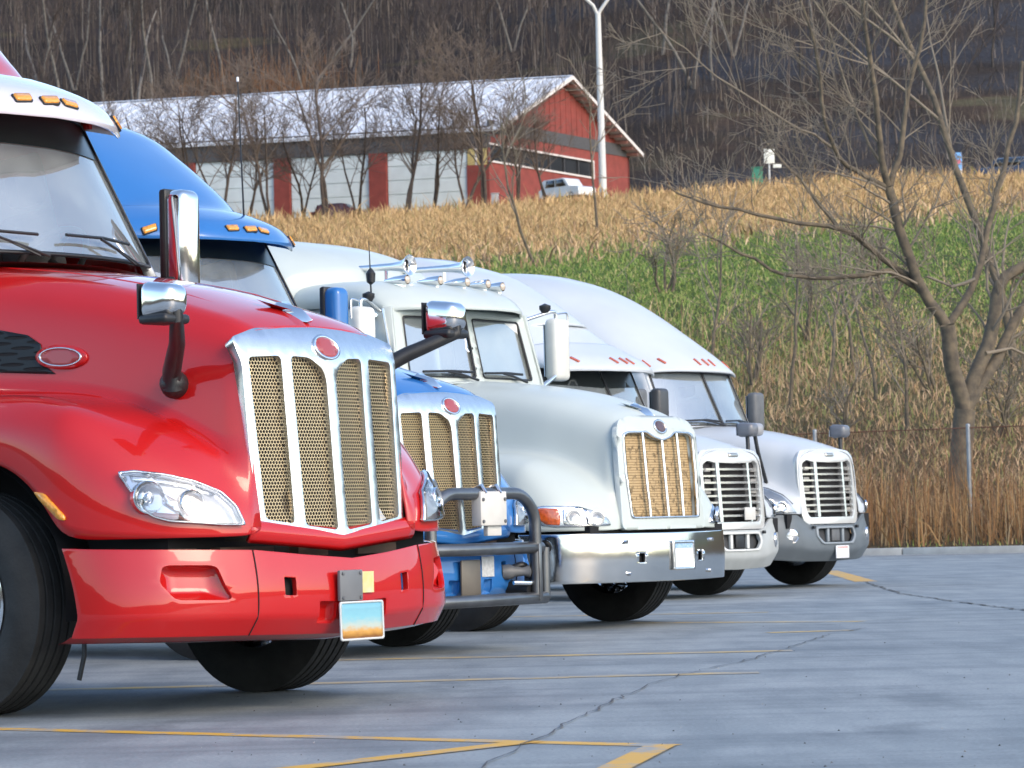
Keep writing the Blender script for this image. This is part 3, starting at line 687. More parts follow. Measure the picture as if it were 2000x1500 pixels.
# ------------------------------------------------------------------ older white truck: chrome bumper, air horns, bullet lamps
def truck_b(fr, label):
    P = white_paint
    T = thing('semi_truck', label, 'truck', fr.o, fr.rz)
    def tf(p):
        x, y, z = p; x = x if x < .35 else .35 + (x - .35) * .83
        return (x, y * (.96 if z > 1.2 else 1), .77 + (z - .815) * .903)
    rows = [[tf(p) for p in r] for r in hood_rows_a()]
    hood = cage('hood', rows, P, T); bv = bvh_of(hood)
    for s in (-1, 1): wheel_well(T, s, .64, .50)
    box('engine_block', -.3, .9, -.42, .42, .8, 1.4, dark, T)
    gx = lambda z, y: 1.232 - .065 * (z - .8) / .8 - 1.6 * max(0, z - 1.5) ** 2 - .045 * abs(y / .55) ** 1.4
    outer = roundp([(.60, .77), (.585, 1.2), (.57, 1.55), (.50, 1.64), (.3, 1.672), (-.3, 1.672), (-.50, 1.64), (-.57, 1.55), (-.585, 1.2), (-.60, .77)], .06)
    opening = roundp([(.475, .865), (.50, 1.2), (.495, 1.51), (.44, 1.535), (.20, 1.54), (.12, 1.50), (0, 1.475), (-.12, 1.50), (-.20, 1.54), (-.44, 1.535), (-.495, 1.51), (-.50, 1.2), (-.475, .865)], .03)
    gf = plate('grille_surround', outer, [opening], lambda y, z: (gx(z, y) + .004, y, z), P, T, .05, .05)
    b_ = gf.modifiers.new('b', 'BEVEL'); b_.width = .005; b_.segments = 3; b_.limit_method = 'ANGLE'; b_.angle_limit = rad(50)
    cx, cz = 0, 1.2
    plate('grille_rim', [(p[0] * 1.03, cz + (p[1] - cz) * 1.025) for p in opening], [[(p[0] * .985, cz + (p[1] - cz) * .985) for p in opening]], lambda y, z: (gx(z, y) + .014, y, z), chrome_soft, T, .05, .03)
    plate('bug_screen', [(p[0] * 1.02, cz + (p[1] - cz) * 1.02) for p in opening], [], lambda y, z: (gx(z, y) - .045, y, z), bug_screen, T, .08, .01)
    for y in (-.245, 0, .245): tube('grille_bar', [(gx(z, y) - .004, y * (1.0 if z > 1 else .97), z) for z in np.linspace(.87, 1.50 if y == 0 else 1.535, 8)], .014, chrome, T, 8)
    em = plate('emblem', ell(0, 1.585, .075, .046), [], lambda y, z: (gx(z, y) + .012, y, z), badge_dk, T, .03, .02)
    plate('emblem_rim', ell(0, 1.585, .088, .058), [ell(0, 1.585, .073, .044)], lambda y, z: (gx(z, y) + .015, y, z), chrome_soft, em, .03, .02)
    ornament(T, 1.0, 1.725)
    # headlight
    hp = roundp([(1036, 993), (1060, 988), (1130, 990), (1165, 1000), (1186, 1013), (1193, 1026), (1150, 1029), (1085, 1030), (1058, 1027), (1044, 1012)], 4)
    hl = plate('headlight', hp, [], fr.caster(bv, .008), chrome_soft, T, 7, .02, out=(1, -1, 0))
    plate('turn_lamp', roundp([(1042, 996), (1062, 993), (1088, 995), (1094, 1010), (1093, 1026), (1066, 1024), (1050, 1012)], 3), [], fr.caster(bv, .020), amber_dk, hl, 6, .012, out=(1, -1, 0))
    for a in ([(1098, 995), (1136, 996), (1139, 1025), (1101, 1026)], [(1142, 997), (1162, 1003), (1180, 1013), (1187, 1024), (1146, 1025)]):
        q = plate('lamp_bezel', roundp(a, 4), [], fr.caster(bv, .014), silver, hl, 6, .004, out=(1, -1, 0))
        plate('lens', roundp(a, 4), [], fr.caster(bv, .03), lensglass, hl, 8, 0, out=(1, -1, 0))
        c = (sum(p[0] for p in a) / len(a), sum(p[1] for p in a) / len(a)); p0 = fr.caster(bv, .01)(*c)
        if p0 is not None: lathe('reflector', [(.012, .0), (.014, .03), (.022, .055), (.02, .062), (0, .064)], p0, (.8, -.6, 0), silver, q, 20)
    mirror_y(hl)
    # chrome bumper
    pf, S = plan_fn([(.62, 1.215), (.86, 1.205), (1.02, 1.12), (1.14, .93), (1.21, .62), (1.245, .3), (1.255, 0)])
    def bm(s, v):
        x, y = pf(s); return (x + .012 * math.sin(math.pi * v), y, .365 + .385 * v - .008 * (1 - abs(s) / S))
    holes = []
    for s in (1, -1): holes.append(rrect(s * .42 - .035, s * .42 + .035, .40, .58, .008))
    bp = plate('bumper', [(-S, 0), (-S, 1), (S, 1), (S, 0)], holes, bm, mat('bumper_chrome', (.78, .77, .74), metal=1, rough=.13, noise=.10, nscale=3, bump=.05, bscale=4), T, .05, .02)
    w_ = bp.modifiers.new('b', 'BEVEL'); w_.width = .008; w_.segments = 2; w_.limit_method = 'ANGLE'; w_.angle_limit = rad(60)
    for s in (1, -1):
        grid('tow_slot', lambda i, j: tuple(Vector(bm(s * .42 + .09 * (i - .5), .37 + .24 * j)) - Vector((.04, 0, 0))), 2, 2, dark, bp)
        for ss, vv in ((.62, .82), (.58, .17)):
            q = Vector(bm(s * ss, vv)); tube('bumper_bolt', [q, q + Vector((.025, 0, 0))], .016, chrome, bp, 10)
    lp = box('license_plate', 1.272, 1.28, -.02, .26, .455, .66, mat('plate_white', (.78, .80, .80), rough=.4, noise=.06), T, .004)
    box('plate_band', 1.279, 1.283, -.01, .25, .615, .652, mat('plate_blue_band', (.10, .30, .55), rough=.4, col2=(.5, .62, .7), nscale=60), lp)
    plate('plate_rim', rrect(-.035, .275, .44, .675, .015), [rrect(-.012, .252, .463, .652, .01)], lambda y, z: (1.286, y, z), chrome_soft, lp, .08, .01)
    box('gap_filler', .5, 1.12, -.95, .95, .66, .80, dark, T); box('crossmember', .7, 1.1, -.8, .8, .42, .66, dark, T)
    # cab
    wm = lambda u, v: (-.60 - .12 * v - .09 * abs(u), u * (.95 - .05 * v), 2.03 + .55 * v)
    pane = lambda s: roundp([(s * .05, .03), (s * .90, .03), (s * .885, .95), (s * .04, .95)], .05)
    plate('windshield_frame', [(-1.04, -.10), (1.04, -.10), (1.04, 1.06), (-1.04, 1.06)], [pane(1), pane(-1)], wm, P, T, .08, .05)
    for s in (1, -1):
        g = plate('windshield_pane', pane(s), [], lambda u, v: tuple(Vector(wm(u, v)) - Vector((.02, 0, 0))), windglass, T, .12)
        o_ = pane(s); c0 = (s * .47, .5)
        plate('pane_gasket', o_, [[(c0[0] + (p[0] - c0[0]) * .965, c0[1] + (p[1] - c0[1]) * .95) for p in o_]], lambda u, v: tuple(Vector(wm(u, v)) + Vector((.006, 0, 0))), black_pl, g, .1, .02)
    box('sun_shade', -.80, -.79, .12, .88, 2.0, 2.55, mat('white_curtain', (.72, .73, .72), rough=.9, noise=.08), T)
    sy = lambda x, z: 1.02 - .07 * max(0, z - 2.0) / .55
    for s in (-1, 1):
        win = roundp([(-.92, 2.06), (-1.6, 2.0), (-1.6, 2.52), (-1.0, 2.55)], .05)
        dr = side_panel('door', [(-.80, .9), (-.70, 1.9), (-.68, 2.0), (-.80, 2.62), (-1.75, 2.66), (-1.75, .9)], [win], sy, P, T, s)
        plate('door_window', win, [], lambda x, z: (x, s * (sy(x, z) - .015), z), windglass, dr, .2, 0, out=(0, s, 0))
        side_panel('sleeper_side', [(-1.82, .9), (-1.82, 2.75), (-3.9, 2.9), (-3.9, .9)], [], lambda x, z: 1.14, P, T, s)
        box('step', -1.7, -.9, s * .78 - .25, s * .78 + .25, .46, .86, chrome_soft, T, .03)
    box('sleeper_front', -1.83, -1.80, -1.14, 1.14, 1.8, 2.76, P, T, .01)
    box('cab_floor', -3.9, -.8, -.98, .98, .86, .95, dark, T); box('firewall', -.80, -.76, -.95, .95, .95, 1.95, dark, T); box('cab_back', -3.93, -3.88, -1.14, 1.14, .9, 2.95, P, T, .02)
    grid('cowl', lambda i, j: (-.42 - .22 * j - .1 * abs(i * 2 - 1), (i * 2 - 1) * .98, 2.01 - .05 * (i * 2 - 1) ** 2 - .0 * j), 16, 3, P, T, .01)
    roof = roof_shell('cab_roof', [(-.43, 2.60, 2.56, .90, .40), (-.44, 2.635, 2.58, .92, .40), (-.56, 2.72, 2.60, .95, .34), (-.75, 2.80, 2.62, .97, .25), (-1.0, 2.855, 2.63, .985, .14), (-1.3, 2.875, 2.64, .99, .04), (-1.55, 2.88, 2.64, .99, 0), (-1.80, 2.87, 2.64, .98, 0)], P, T, .025, 34, 4.5)
    roof_shell('sleeper_roof', [(-1.50, 2.70, 2.66, 1.0, .30), (-1.52, 2.84, 2.70, 1.03, .30), (-1.55, 2.95, 2.72, 1.05, .30), (-1.62, 3.03, 2.73, 1.08, .28), (-1.9, 3.17, 2.74, 1.12, .18), (-2.3, 3.28, 2.75, 1.14, .08), (-2.7, 3.33, 2.76, 1.14, 0), (-3.3, 3.34, 2.8, 1.14, 0), (-3.9, 3.32, 2.85, 1.14, 0)], P, T, .02, 30, 4.0)
    for s, u0 in ((1, .70), (-1, -.10)):
        Q = lambda u, v, o=.03: Vector(wm(u, v)) + Vector((o, 0, o * .5))
        wp = tube('wiper', [Q(u0, -.05, .05), Q(u0 - .2, .06), Q(u0 - .34, .09)], .011, black_pl, T, 6)
        tube('wiper_blade', [Q(u0 - .66, .08), Q(u0 - .3, .10), Q(u0 - .02, .09)], .012, black_pl, wp, 6)
    steering(T, -1.15, .5, 2.06); interior(T, -.85, 2.0, .88, -1.5)
    # roof furniture
    bvr = bvh_of(roof)
    def on_roof(x, y):
        h = bvr.ray_cast(Vector((x, y, 4)), Vector((0, 0, -1))); return h[0] if h[0] else Vector((x, y, 2.86))
    for yy in (-.66, -.33, 0, .33, .66):
        p = on_roof(-.80 - .12 * (yy / .66) ** 2, yy)
        lamp = lathe('bullet_lamp', [(-.16, 0), (-.15, .015), (-.05, .034), (.06, .042), (.085, .038)], p + Vector((0, 0, .04)), (1, 0, 0), chrome, T, 18)
        lathe('lamp_lens', [(.07, .036), (.09, .03), (.10, .015), (.102, 0)], p + Vector((0, 0, .04)), (1, 0, 0), mat('pale_lamp_lens', (.55, .46, .36), rough=.15, coat=1), lamp, 14)
        box('lamp_foot', p.x - .07, p.x + .05, p.y - .02, p.y + .02, p.z - .02, p.z + .03, chrome, lamp)
    for yy, x0, x1 in ((-.26, -2.0, -1.12), (.28, -1.75, -.92)):
        z = 3.02
        hn = lathe('air_horn', [(0, .03), (.06, .034), (.12, .022), (.4, .026), (x1 - x0 - .18, .034), (x1 - x0 - .06, .05), (x1 - x0 - .01, .075), (x1 - x0, .08), (x1 - x0 - .02, .06), (x1 - x0 - .15, .02)], (x0, yy, z), (1, 0, -.02), chrome, T, 20)
        lathe('horn_mouth', [(0, .062), (.03, .086), (.036, .088), (.03, .07), (.0, .045)], (x1 - .03, yy, z - .01), (1, 0, 0), chrome, hn, 4 if False else 20)
        for xx in (x0 + .1, x1 - .25):
            pz = on_roof(max(xx, -1.78), yy); tube('horn_stand', [(xx, yy, z), (xx, yy, pz.z - .02)], .014, chrome, hn, 6)
        lathe('horn_drum', [(-.05, 0), (-.05, .05), (.02, .055), (.03, .03)], (x0, yy, z), (1, 0, 0), chrome, hn, 16)
    for yy, xx, h_ in ((-.95, -.92, .55),):
        an = tube('antenna', [(xx, yy - .08, 2.55), (xx, yy - .09, 2.9), (xx, yy - .10, 3.15)], [.009, .006, .003], black_pl, T, 6)
        lathe('antenna_coil', [(0, .01), (.02, .035), (.09, .04), (.12, .02), (.14, 0)], (xx, yy - .085, 2.80), (0, 0, 1), black_pl, an, 12)
        tube('antenna_clamp', [(xx + .05, yy - .10, 2.55), (xx - .05, yy + .02, 2.54)], .018, chrome, an, 6)
    # west-coast mirrors on tube brackets
    for s in (1, -1):
        mr = box('door_mirror', -.84, -.70, s * 1.35 - .115, s * 1.35 + .115, 2.06, 2.60, mat('mirror_shell', (.66, .66, .60), rough=.35, coat=.4, noise=.08), T, .05, 4)
        box('mirror_glass', -.852, -.843, s * 1.35 - .09, s * 1.35 + .09, 2.1, 2.55, mirror_gl, mr)
        ps = arc_pts([(-.86, s * 1.0, 2.58), (-.78, s * 1.28, 2.66), (-.78, s * 1.35, 2.66), (-.78, s * 1.35, 2.55)], .04)
        tube('mirror_arm', ps, .016, chrome_soft, mr, 8)
        tube('mirror_arm', [(-.72, s * 1.0, 1.98), (-.74, s * 1.36, 2.15)], .02, chrome_soft, mr, 8)
        tube('mirror_brace', [(-.84, s * .99, 2.60), (-.72, s * .99, 2.0)], .012, chrome_soft, mr, 6)
        tube('mirror_brace', arc_pts([(-.78, s * 1.34, 2.64), (-.76, s * 1.5, 2.66), (-.76, s * 1.5, 2.5)], .04), .009, chrome_soft, mr, 6)
        lathe('mirror_camera', [(0, .03), (.03, .05), (.06, .05), (.08, 0)], (-.80, s * 1.22, 2.65), (0, 0, 1), black_pl, mr, 12)
    for s in (-1, 1): wheel(T, 0, s * 1.05, s, True)
    lathe('axle_bell', [(0, .05), (.1, .09), (.2, .05)], (.2, .72, .45), (0, 1, 0), chrome_soft, T, 14)
    rear_chassis(T, P, -2.2)
    return T

# ------------------------------------------------------------------ aerodynamic white trucks with slatted grilles
def truck_c(fr, label, visor, bump_m, lip_m):
    P = white_paint2
    T = thing('semi_truck', label, 'truck', fr.o, fr.rz, scale=fr.scale)
    F5 = FR['t5']
    def row(x, zt, W, zv, zc, Yf, zb):
        return [(x, 0, zt), (x, .45 * W, zt - .012), (x, .76 * W, zt - .05), (x, .95 * W, zt - .15), (x, W + .01, zt - .32), (x, W + .05, zv), (x, W + .13, zc), (x, Yf - .10, zc - .02), (x, Yf, zc - .13), (x, Yf + .01, (zc - .13 + zb) / 2), (x, Yf, zb)]
    R = [row(-.95, 1.985, .90, 1.42, 1.36, 1.18, .75), row(-.74, 1.98, .88, 1.42, 1.37, 1.19, .80), row(-.62, 1.975, .87, 1.42, 1.37, 1.20, .95), row(-.40, 1.96, .84, 1.41, 1.37, 1.20, 1.10), row(0, 1.915, .78, 1.39, 1.36, 1.20, 1.19),
         row(.30, 1.855, .74, 1.36, 1.34, 1.20, 1.14), row(.46, 1.82, .72, 1.33, 1.31, 1.195, 1.05), row(.60, 1.785, .70, 1.29, 1.28, 1.185, .93), row(.68, 1.765, .685, 1.26, 1.25, 1.17, .875),
         row(.82, 1.725, .655, 1.18, 1.17, 1.11, .87),
         [(.93, 0, 1.69), (.93, .27, 1.68), (.93, .48, 1.65), (.94, .62, 1.57), (.95, .665, 1.42), (.96, .68, 1.14), (.98, .72, 1.10), (.99, .88, 1.06), (.99, .98, .99), (.99, 1.0, .93), (.99, .99, .87)],
         [(1.0, 0, 1.66), (1.0, .27, 1.65), (1.0, .48, 1.62), (1.01, .62, 1.54), (1.02, .655, 1.38), (1.03, .665, 1.12), (1.04, .69, 1.05), (1.05, .77, 1.0), (1.08, .82, .96), (1.08, .84, .91), (1.08, .83, .87)],
         [(1.05, 0, 1.635), (1.05, .25, 1.625), (1.05, .48, 1.60), (1.05, .61, 1.52), (1.06, .645, 1.36), (1.07, .65, 1.12), (1.08, .655, 1.03), (1.09, .66, .97), (1.09, .66, .93), (1.095, .66, .90), (1.095, .66, .86)]]
    hood = cage('hood', R, P, T); bv = bvh_of(hood)
    for s in (-1, 1): wheel_well(T, s, .64, .50)
    gx = lambda z, y: 1.148 - .05 * (z - .8) / .7 - 2.0 * max(0, z - 1.5) ** 2 - .05 * abs(y / .55) ** 1.6
    outer = roundp([(q * k, z) for q, rng_ in ((1, 1), (-1, -1)) for k, z in [(.59, .745), (.645, .84), (.665, 1.25), (.65, 1.52), (.56, 1.615), (.25, 1.64)][::rng_]], .05)
    op = roundp([(y_ * 1.13, z) for y_, z in [(.44, .825), (.485, .9), (.505, 1.25), (.50, 1.46), (.42, 1.505), (.33, 1.48), (0, 1.472), (-.33, 1.48), (-.42, 1.505), (-.50, 1.46), (-.505, 1.25), (-.485, .9), (-.44, .825)]], .03)
    gf = plate('grille_frame', outer, [op], lambda y, z: (gx(z, y), y, z), mat('grille_frame_white', (.66, .66, .63), rough=.25, coat=.5, metal=.3, noise=.08), T, .05, .05)
    b_ = gf.modifiers.new('b', 'BEVEL'); b_.width = .005; b_.segments = 3; b_.limit_method = 'ANGLE'; b_.angle_limit = rad(50)
    slat_m = mat('slat_chrome', (.80, .79, .76), rough=.2, metal=.8)
    for k in range(8):
        z = .895 + k * .073
        v, f = [], []
        for y in np.linspace(-.56, .56, 11):
            x = gx(z, y) - .012
            v += [(x, y, z - .011), (x - .05, y, z + .004), (x - .05, y, z + .014), (x, y, z + .011)]
        for i in range(10):
            for q in range(4): a, b = i * 4 + q, i * 4 + (q + 1) % 4; f.append((a, b, b + 4, a + 4))
        auto(obj('grille_slat', v, f, slat_m, T), 40)
    for y, hw in ((-.31, .032), (.31, .018)):
        v, f = [], []
        for z in np.linspace(.83, 1.485, 9):
            x = gx(z, y) - .004; v += [(x, y - hw, z), (x, y + hw, z), (x - .05, y + hw, z), (x - .05, y - hw, z)]
        for i in range(8):
            for q in range(4): a, b = i * 4 + q, i * 4 + (q + 1) % 4; f.append((a, b, b + 4, a + 4))
        auto(obj('grille_post', v, f, slat_m, T), 40)
    box('radiator_core', .93, 1.0, -.58, .58, .82, 1.5, mat('core_dark', (.03, .027, .03), rough=.8, noise=.4), T)
    for s in (-1, 1):
        for k in range(5): box('duct_fin', 1.0, 1.05, s * .47 - .06, s * .47 + .06, .90 + k * .12, .94 + k * .12, mat('duct_grey', (.25, .24, .22), rough=.6), T)
    plate('emblem', rrect(-.09, .09, 1.545, 1.585, .012), [], lambda y, z: (gx(z, y) + .012, y, z), mat('emblem_metal', (.52, .50, .44), metal=.8, rough=.3), T, .05, .012)
    hp = roundp([(1440, 952), (1485, 952), (1505, 959), (1528, 970), (1546, 987), (1558, 1006), (1530, 1004), (1500, 1001), (1455, 1000)], 4)
    hl = plate('headlight', hp, [], F5.caster(bv, .006), mat('lamp_grey', (.42, .46, .50), metal=.5, rough=.25), T, 7, .012, out=(1, -1, 0))
    for (px, py, r) in ((1526, 990, .06), (1503, 985, .055)):
        p0 = F5.caster(bv, .006)(px, py)
        if p0 is not None: lathe('reflector', [(.004, 0), (.006, r * .5), (.018, r * .95), (.016, r * 1.08), (-.005, r * 1.1)], p0, (.7, -.7, 0), silver, hl, 20)
    plate('lens', hp, [], F5.caster(bv, .024), lensglass, hl, 9, 0, out=(1, -1, 0)); mirror_y(hl)
    arcp = [F5.caster(bv, .006)(px, py) for px, py in ((1440, 949), (1470, 948), (1500, 955), (1528, 967), (1548, 985), (1561, 1007))]
    arcp = [p for p in arcp if p is not None]
    if len(arcp) > 2: mirror_y(tube('hood_line', arcp, .008, grey_pl, T, 5))
    # bumper
    pf, S = plan_fn([(.68, 1.20), (.85, 1.17), (.98, 1.05), (1.07, .82), (1.13, .5), (1.155, .25), (1.165, 0)])
    zt = lambda s: float(np.interp(abs(s), [0, .5, .58, .75, S], [.735, .735, .75, .855, .865]))
    zb = lambda s: float(np.interp(abs(s), [0, .7, S], [.30, .31, .36]))
    def bm(s, v):
        x, y = pf(s); z = zb(s) + (zt(s) - zb(s)) * v
        return (x + .03 * math.sin(math.pi * min(1, v * 1.1)) - .07 * max(0, .3 - v) / .3, y * (1 - .02 * max(0, .3 - v) / .3), z)
    mouth = roundp([(-.40, .90), (.40, .90), (.42, .70), (.33, .52), (-.33, .52), (-.42, .70)], .05)
    fog = [ell(s * .88, .55, .085, .09, 16) for s in (1, -1)]
    bp = plate('bumper', [(-S, 0), (-S, 1), (S, 1), (S, 0)], [mouth] + fog, bm, bump_m, T, .05, .03)
    w_ = bp.modifiers.new('b', 'BEVEL'); w_.width = .010; w_.segments = 2; w_.limit_method = 'ANGLE'; w_.angle_limit = rad(60)
    plate('mouth_lip', [(p[0] * 1.09, .71 + (p[1] - .71) * 1.28) for p in mouth], [mouth], lambda s, v: tuple(Vector(bm(s, v)) + Vector((.012, 0, 0))), lip_m, bp, .05, .02)
    grid('mouth_grille', lambda i, j: tuple(Vector(bm(-.45 + .9 * i, .48 + .46 * j)) - Vector((.06, 0, 0))), 8, 2, mat('mouth_dark', (.035, .037, .04), rough=.7), bp)
    for s in (-.17, .17): box('mouth_post', 1.12, 1.155, s - .025, s + .025, .53, .70, lip_m, bp, .008)
    box('mouth_radar', 1.11, 1.15, -.08, .10, .54, .69, black_pl if visor else grey_pl, bp, .01)
    for s in (1, -1):
        q = Vector(bm(s * .88, .55)); n = Vector((.85, s * .52, 0))
        fl = lathe('fog_light', [(-.03, .0), (-.028, .05), (-.005, .078), (.004, .084), (-.02, .09)], q, n, silver, bp, 20)
        lathe('fog_lens', [(.0, .075), (.012, .05), (.016, 0)], q, n, lensglass, fl, 18)
        box('tow_cap', 1.14, 1.17, s * .50 - .022, s * .50 + .022, .69, .725, black_pl, bp, .006)
    box('gap_filler', .4, 1.06, -.95, .95, .70, .86, dark, T); box('crossmember', .6, 1.0, -.8, .8, .36, .62, dark, T)
    # cab
    wm = lambda u, v: (-.37 - .31 * v - (.23 - .04 * v) * u * u, u * (.97 - .04 * v), 1.955 + .665 * v)
    pane = lambda s: roundp([(s * .018, .02), (s * .955, .02), (s * .955, .975), (s * .018, .975)], .05)
    plate('windshield_frame', [(-1.03, -.05), (1.03, -.05), (1.03, 1.05), (-1.03, 1.05)], [roundp([(-.97, .01), (.97, .01), (.97, .985), (-.97, .985)], .07)], wm, P, T, .08, .05)
    for s in (1, -1):
        g = plate('windshield_pane', pane(s), [], lambda u, v: tuple(Vector(wm(u, v)) - Vector((.015, 0, 0))), windglass, T, .10)
        if visor: plate('visor_shade_band', roundp([(s * .03, .62), (s * .93, .68), (s * .95, .97), (s * .03, .97)], .05), [], lambda u, v: tuple(Vector(wm(u, v)) - Vector((.008, 0, 0))), shade_gl, g, .10)  # painted shade strip below the visor
    plate('windshield_gasket', roundp([(-.985, .0), (.985, .0), (.985, .995), (-.985, .995)], .07), [pane(1), pane(-1)], lambda u, v: tuple(Vector(wm(u, v)) + Vector((.005, 0, .003))), black_pl, T, .08, .015)
    sy = lambda x, z: 1.03 - .06 * max(0, z - 1.95) / .65
    for s in (-1, 1):
        win = roundp([(-.98, 2.0), (-1.7, 1.95), (-1.7, 2.5), (-1.12, 2.55)], .06)
        dr = side_panel('door', [(-.85, .9), (-.72, 1.9), (-.63, 1.96), (-.90, 2.64), (-1.85, 2.7), (-1.85, .9)], [win], sy, P, T, s)
        plate('door_window', win, [], lambda x, z: (x, s * (sy(x, z) - .015), z), windglass, dr, .2, 0, out=(0, s, 0))
        side_panel('sleeper_side', [(-1.86, .9), (-1.86, 2.72), (-3.9, 3.2), (-3.9, .9)], [], lambda x, z: sy(x, min(z, 2.6)) + .15 * min(1, max(0, (-1.86 - x) / .5)), P, T, s)
        box('step', -1.7, -.9, s * .78 - .25, s * .78 + .25, .46, .86, grey_pl, T, .03)
    box('cab_floor', -3.9, -.8, -.98, .98, .86, .95, dark, T); box('firewall', -.80, -.76, -.95, .95, .95, 1.9, dark, T); box('cab_back', -3.93, -3.88, -1.12, 1.12, .9, 3.3, P, T, .02)
    grid('cowl', lambda i, j: (-.33 - .3 * j - .22 * (i * 2 - 1) ** 2, (i * 2 - 1) * .98, 1.955 - .04 * (i * 2 - 1) ** 2 - .02 * j), 16, 3, grey_pl, T, .01)
    roof = roof_shell('roof', [(-.555, 2.62, 2.585, .95, .24), (-.57, 2.67, 2.60, .96, .24), (-.78, 2.87, 2.62, .99, .26), (-1.27, 3.22, 2.66, 1.05, .28), (-1.65, 3.46, 2.70, 1.09, .26), (-2.05, 3.67, 2.74, 1.12, .2), (-2.5, 3.84, 2.8, 1.15, .12), (-3.0, 3.96, 2.9, 1.17, .04), (-3.5, 4.0, 3.05, 1.18, 0), (-3.9, 4.0, 3.15, 1.18, 0)], P, T, .02, 50, 3.0)
    lampbase = roof
    if visor:
        lampbase = roof_shell('sun_visor', [(-.26, 2.545, 2.52, .95, .30), (-.27, 2.60, 2.54, .965, .30), (-.40, 2.70, 2.57, .985, .29), (-.58, 2.79, 2.60, .99, .28), (-.78, 2.89, 2.63, 1.0, .28)], P, T, .025, 20, 4.5)
        roof_shell('roof_panel', [(-1.05, 3.12, 2.95, .62, .18), (-1.3, 3.30, 3.05, .66, .18), (-1.7, 3.54, 3.2, .70, .16), (-2.2, 3.78, 3.4, .74, .1), (-3.0, 4.0, 3.6, .76, 0)], P, T, .02, 24, 4.0)
    bvv = bvh_of(lampbase)
    for yy in (-.16, 0, .16, -.72, .72):
        h = bvv.ray_cast(Vector((2, yy, 2.665 if visor else 2.74)), Vector((-1, 0, 0)))
        if h[0] is None: continue
        n = h[1] if h[1].x > 0 else -h[1]; uu = Vector((0, 1, 0)) - n * n.y; uu.normalize(); vv = n.cross(uu)
        if vv.z < 0: vv = -vv
        plate('marker_light', roundp([(-.02, .055), (.012, .055), (.052, -.055), (.02, -.055)], .01), [], lambda a, b: tuple(h[0] + uu * a + vv * b + n * .016), red_lens, lampbase, .03, .02, out=tuple(n))
    for s, u0 in ((1, .72), (-1, -.06)):
        Q = lambda u, v, o=.03: Vector(wm(u, v)) + Vector((o, 0, o * .5))
        wp = tube('wiper', [Q(u0, -.03, .05), Q(u0 - .2, .05), Q(u0 - .34, .08)], .012, black_pl, T, 6)
        tube('wiper_blade', [Q(u0 - .68, .07), Q(u0 - .3, .09), Q(u0 - .02, .06)], .013, black_pl, wp, 6)
    steering(T, -.95, .5, 1.98); interior(T, -.62, 1.96, .88, -1.35)
    for s in (1, -1):
        dm = box('door_mirror', -.80, -.66, s * 1.32 - .12, s * 1.32 + .12, 1.93, 2.40, grey_pl if not visor else mat('mirror_dark', (.05, .052, .056), rough=.4), T, .05, 4)
        box('mirror_glass', -.812, -.803, s * 1.32 - .1, s * 1.32 + .1, 1.97, 2.36, mirror_gl, dm)
        tube('mirror_arm', [(-.75, s * 1.22, 2.0), (-.85, s * 1.0, 1.96)], .035, black_pl, dm, 8)
    for s, m_ in ((-1, mat('mirror_cap_grey', (.30, .30, .31), rough=.35, coat=.4)), (1, mat('mirror_cap_slate', (.13, .135, .15), rough=.35, coat=.4))):
        hd = Vector((.67, s * 1.0, 1.865))
        mh = box('hood_mirror', -.10, .10, -.115, .115, -.085, .085, m_, T); 
        for v in mh.data.vertices:
            if v.co.x > 0: v.co.y *= .8; v.co.z *= .85
        mh.data.transform(Matrix.Translation(hd)); bevel(mh, .05, 4)
        mg = box('mirror_glass', -.108, -.101, -.09, .09, -.065, .065, mirror_gl, mh); mg.data.transform(Matrix.Translation(hd))
        h = bv.ray_cast(Vector((.70, s * .80, 3)), Vector((0, 0, -1))); ft = h[0] if h[0] else Vector((.7, s * .8, 1.3))
        tube('mirror_leg', arc_pts([hd + Vector((0, -s * .02, -.06)), hd + Vector((.02, -s * .04, -.25)), ft], .1), .024, black_pl, mh, 8)
    for s in (-1, 1): wheel(T, 0, s * 1.05, s, True, rim_m=chrome_soft)
    rear_chassis(T, P, -2.2)
    return T, bm

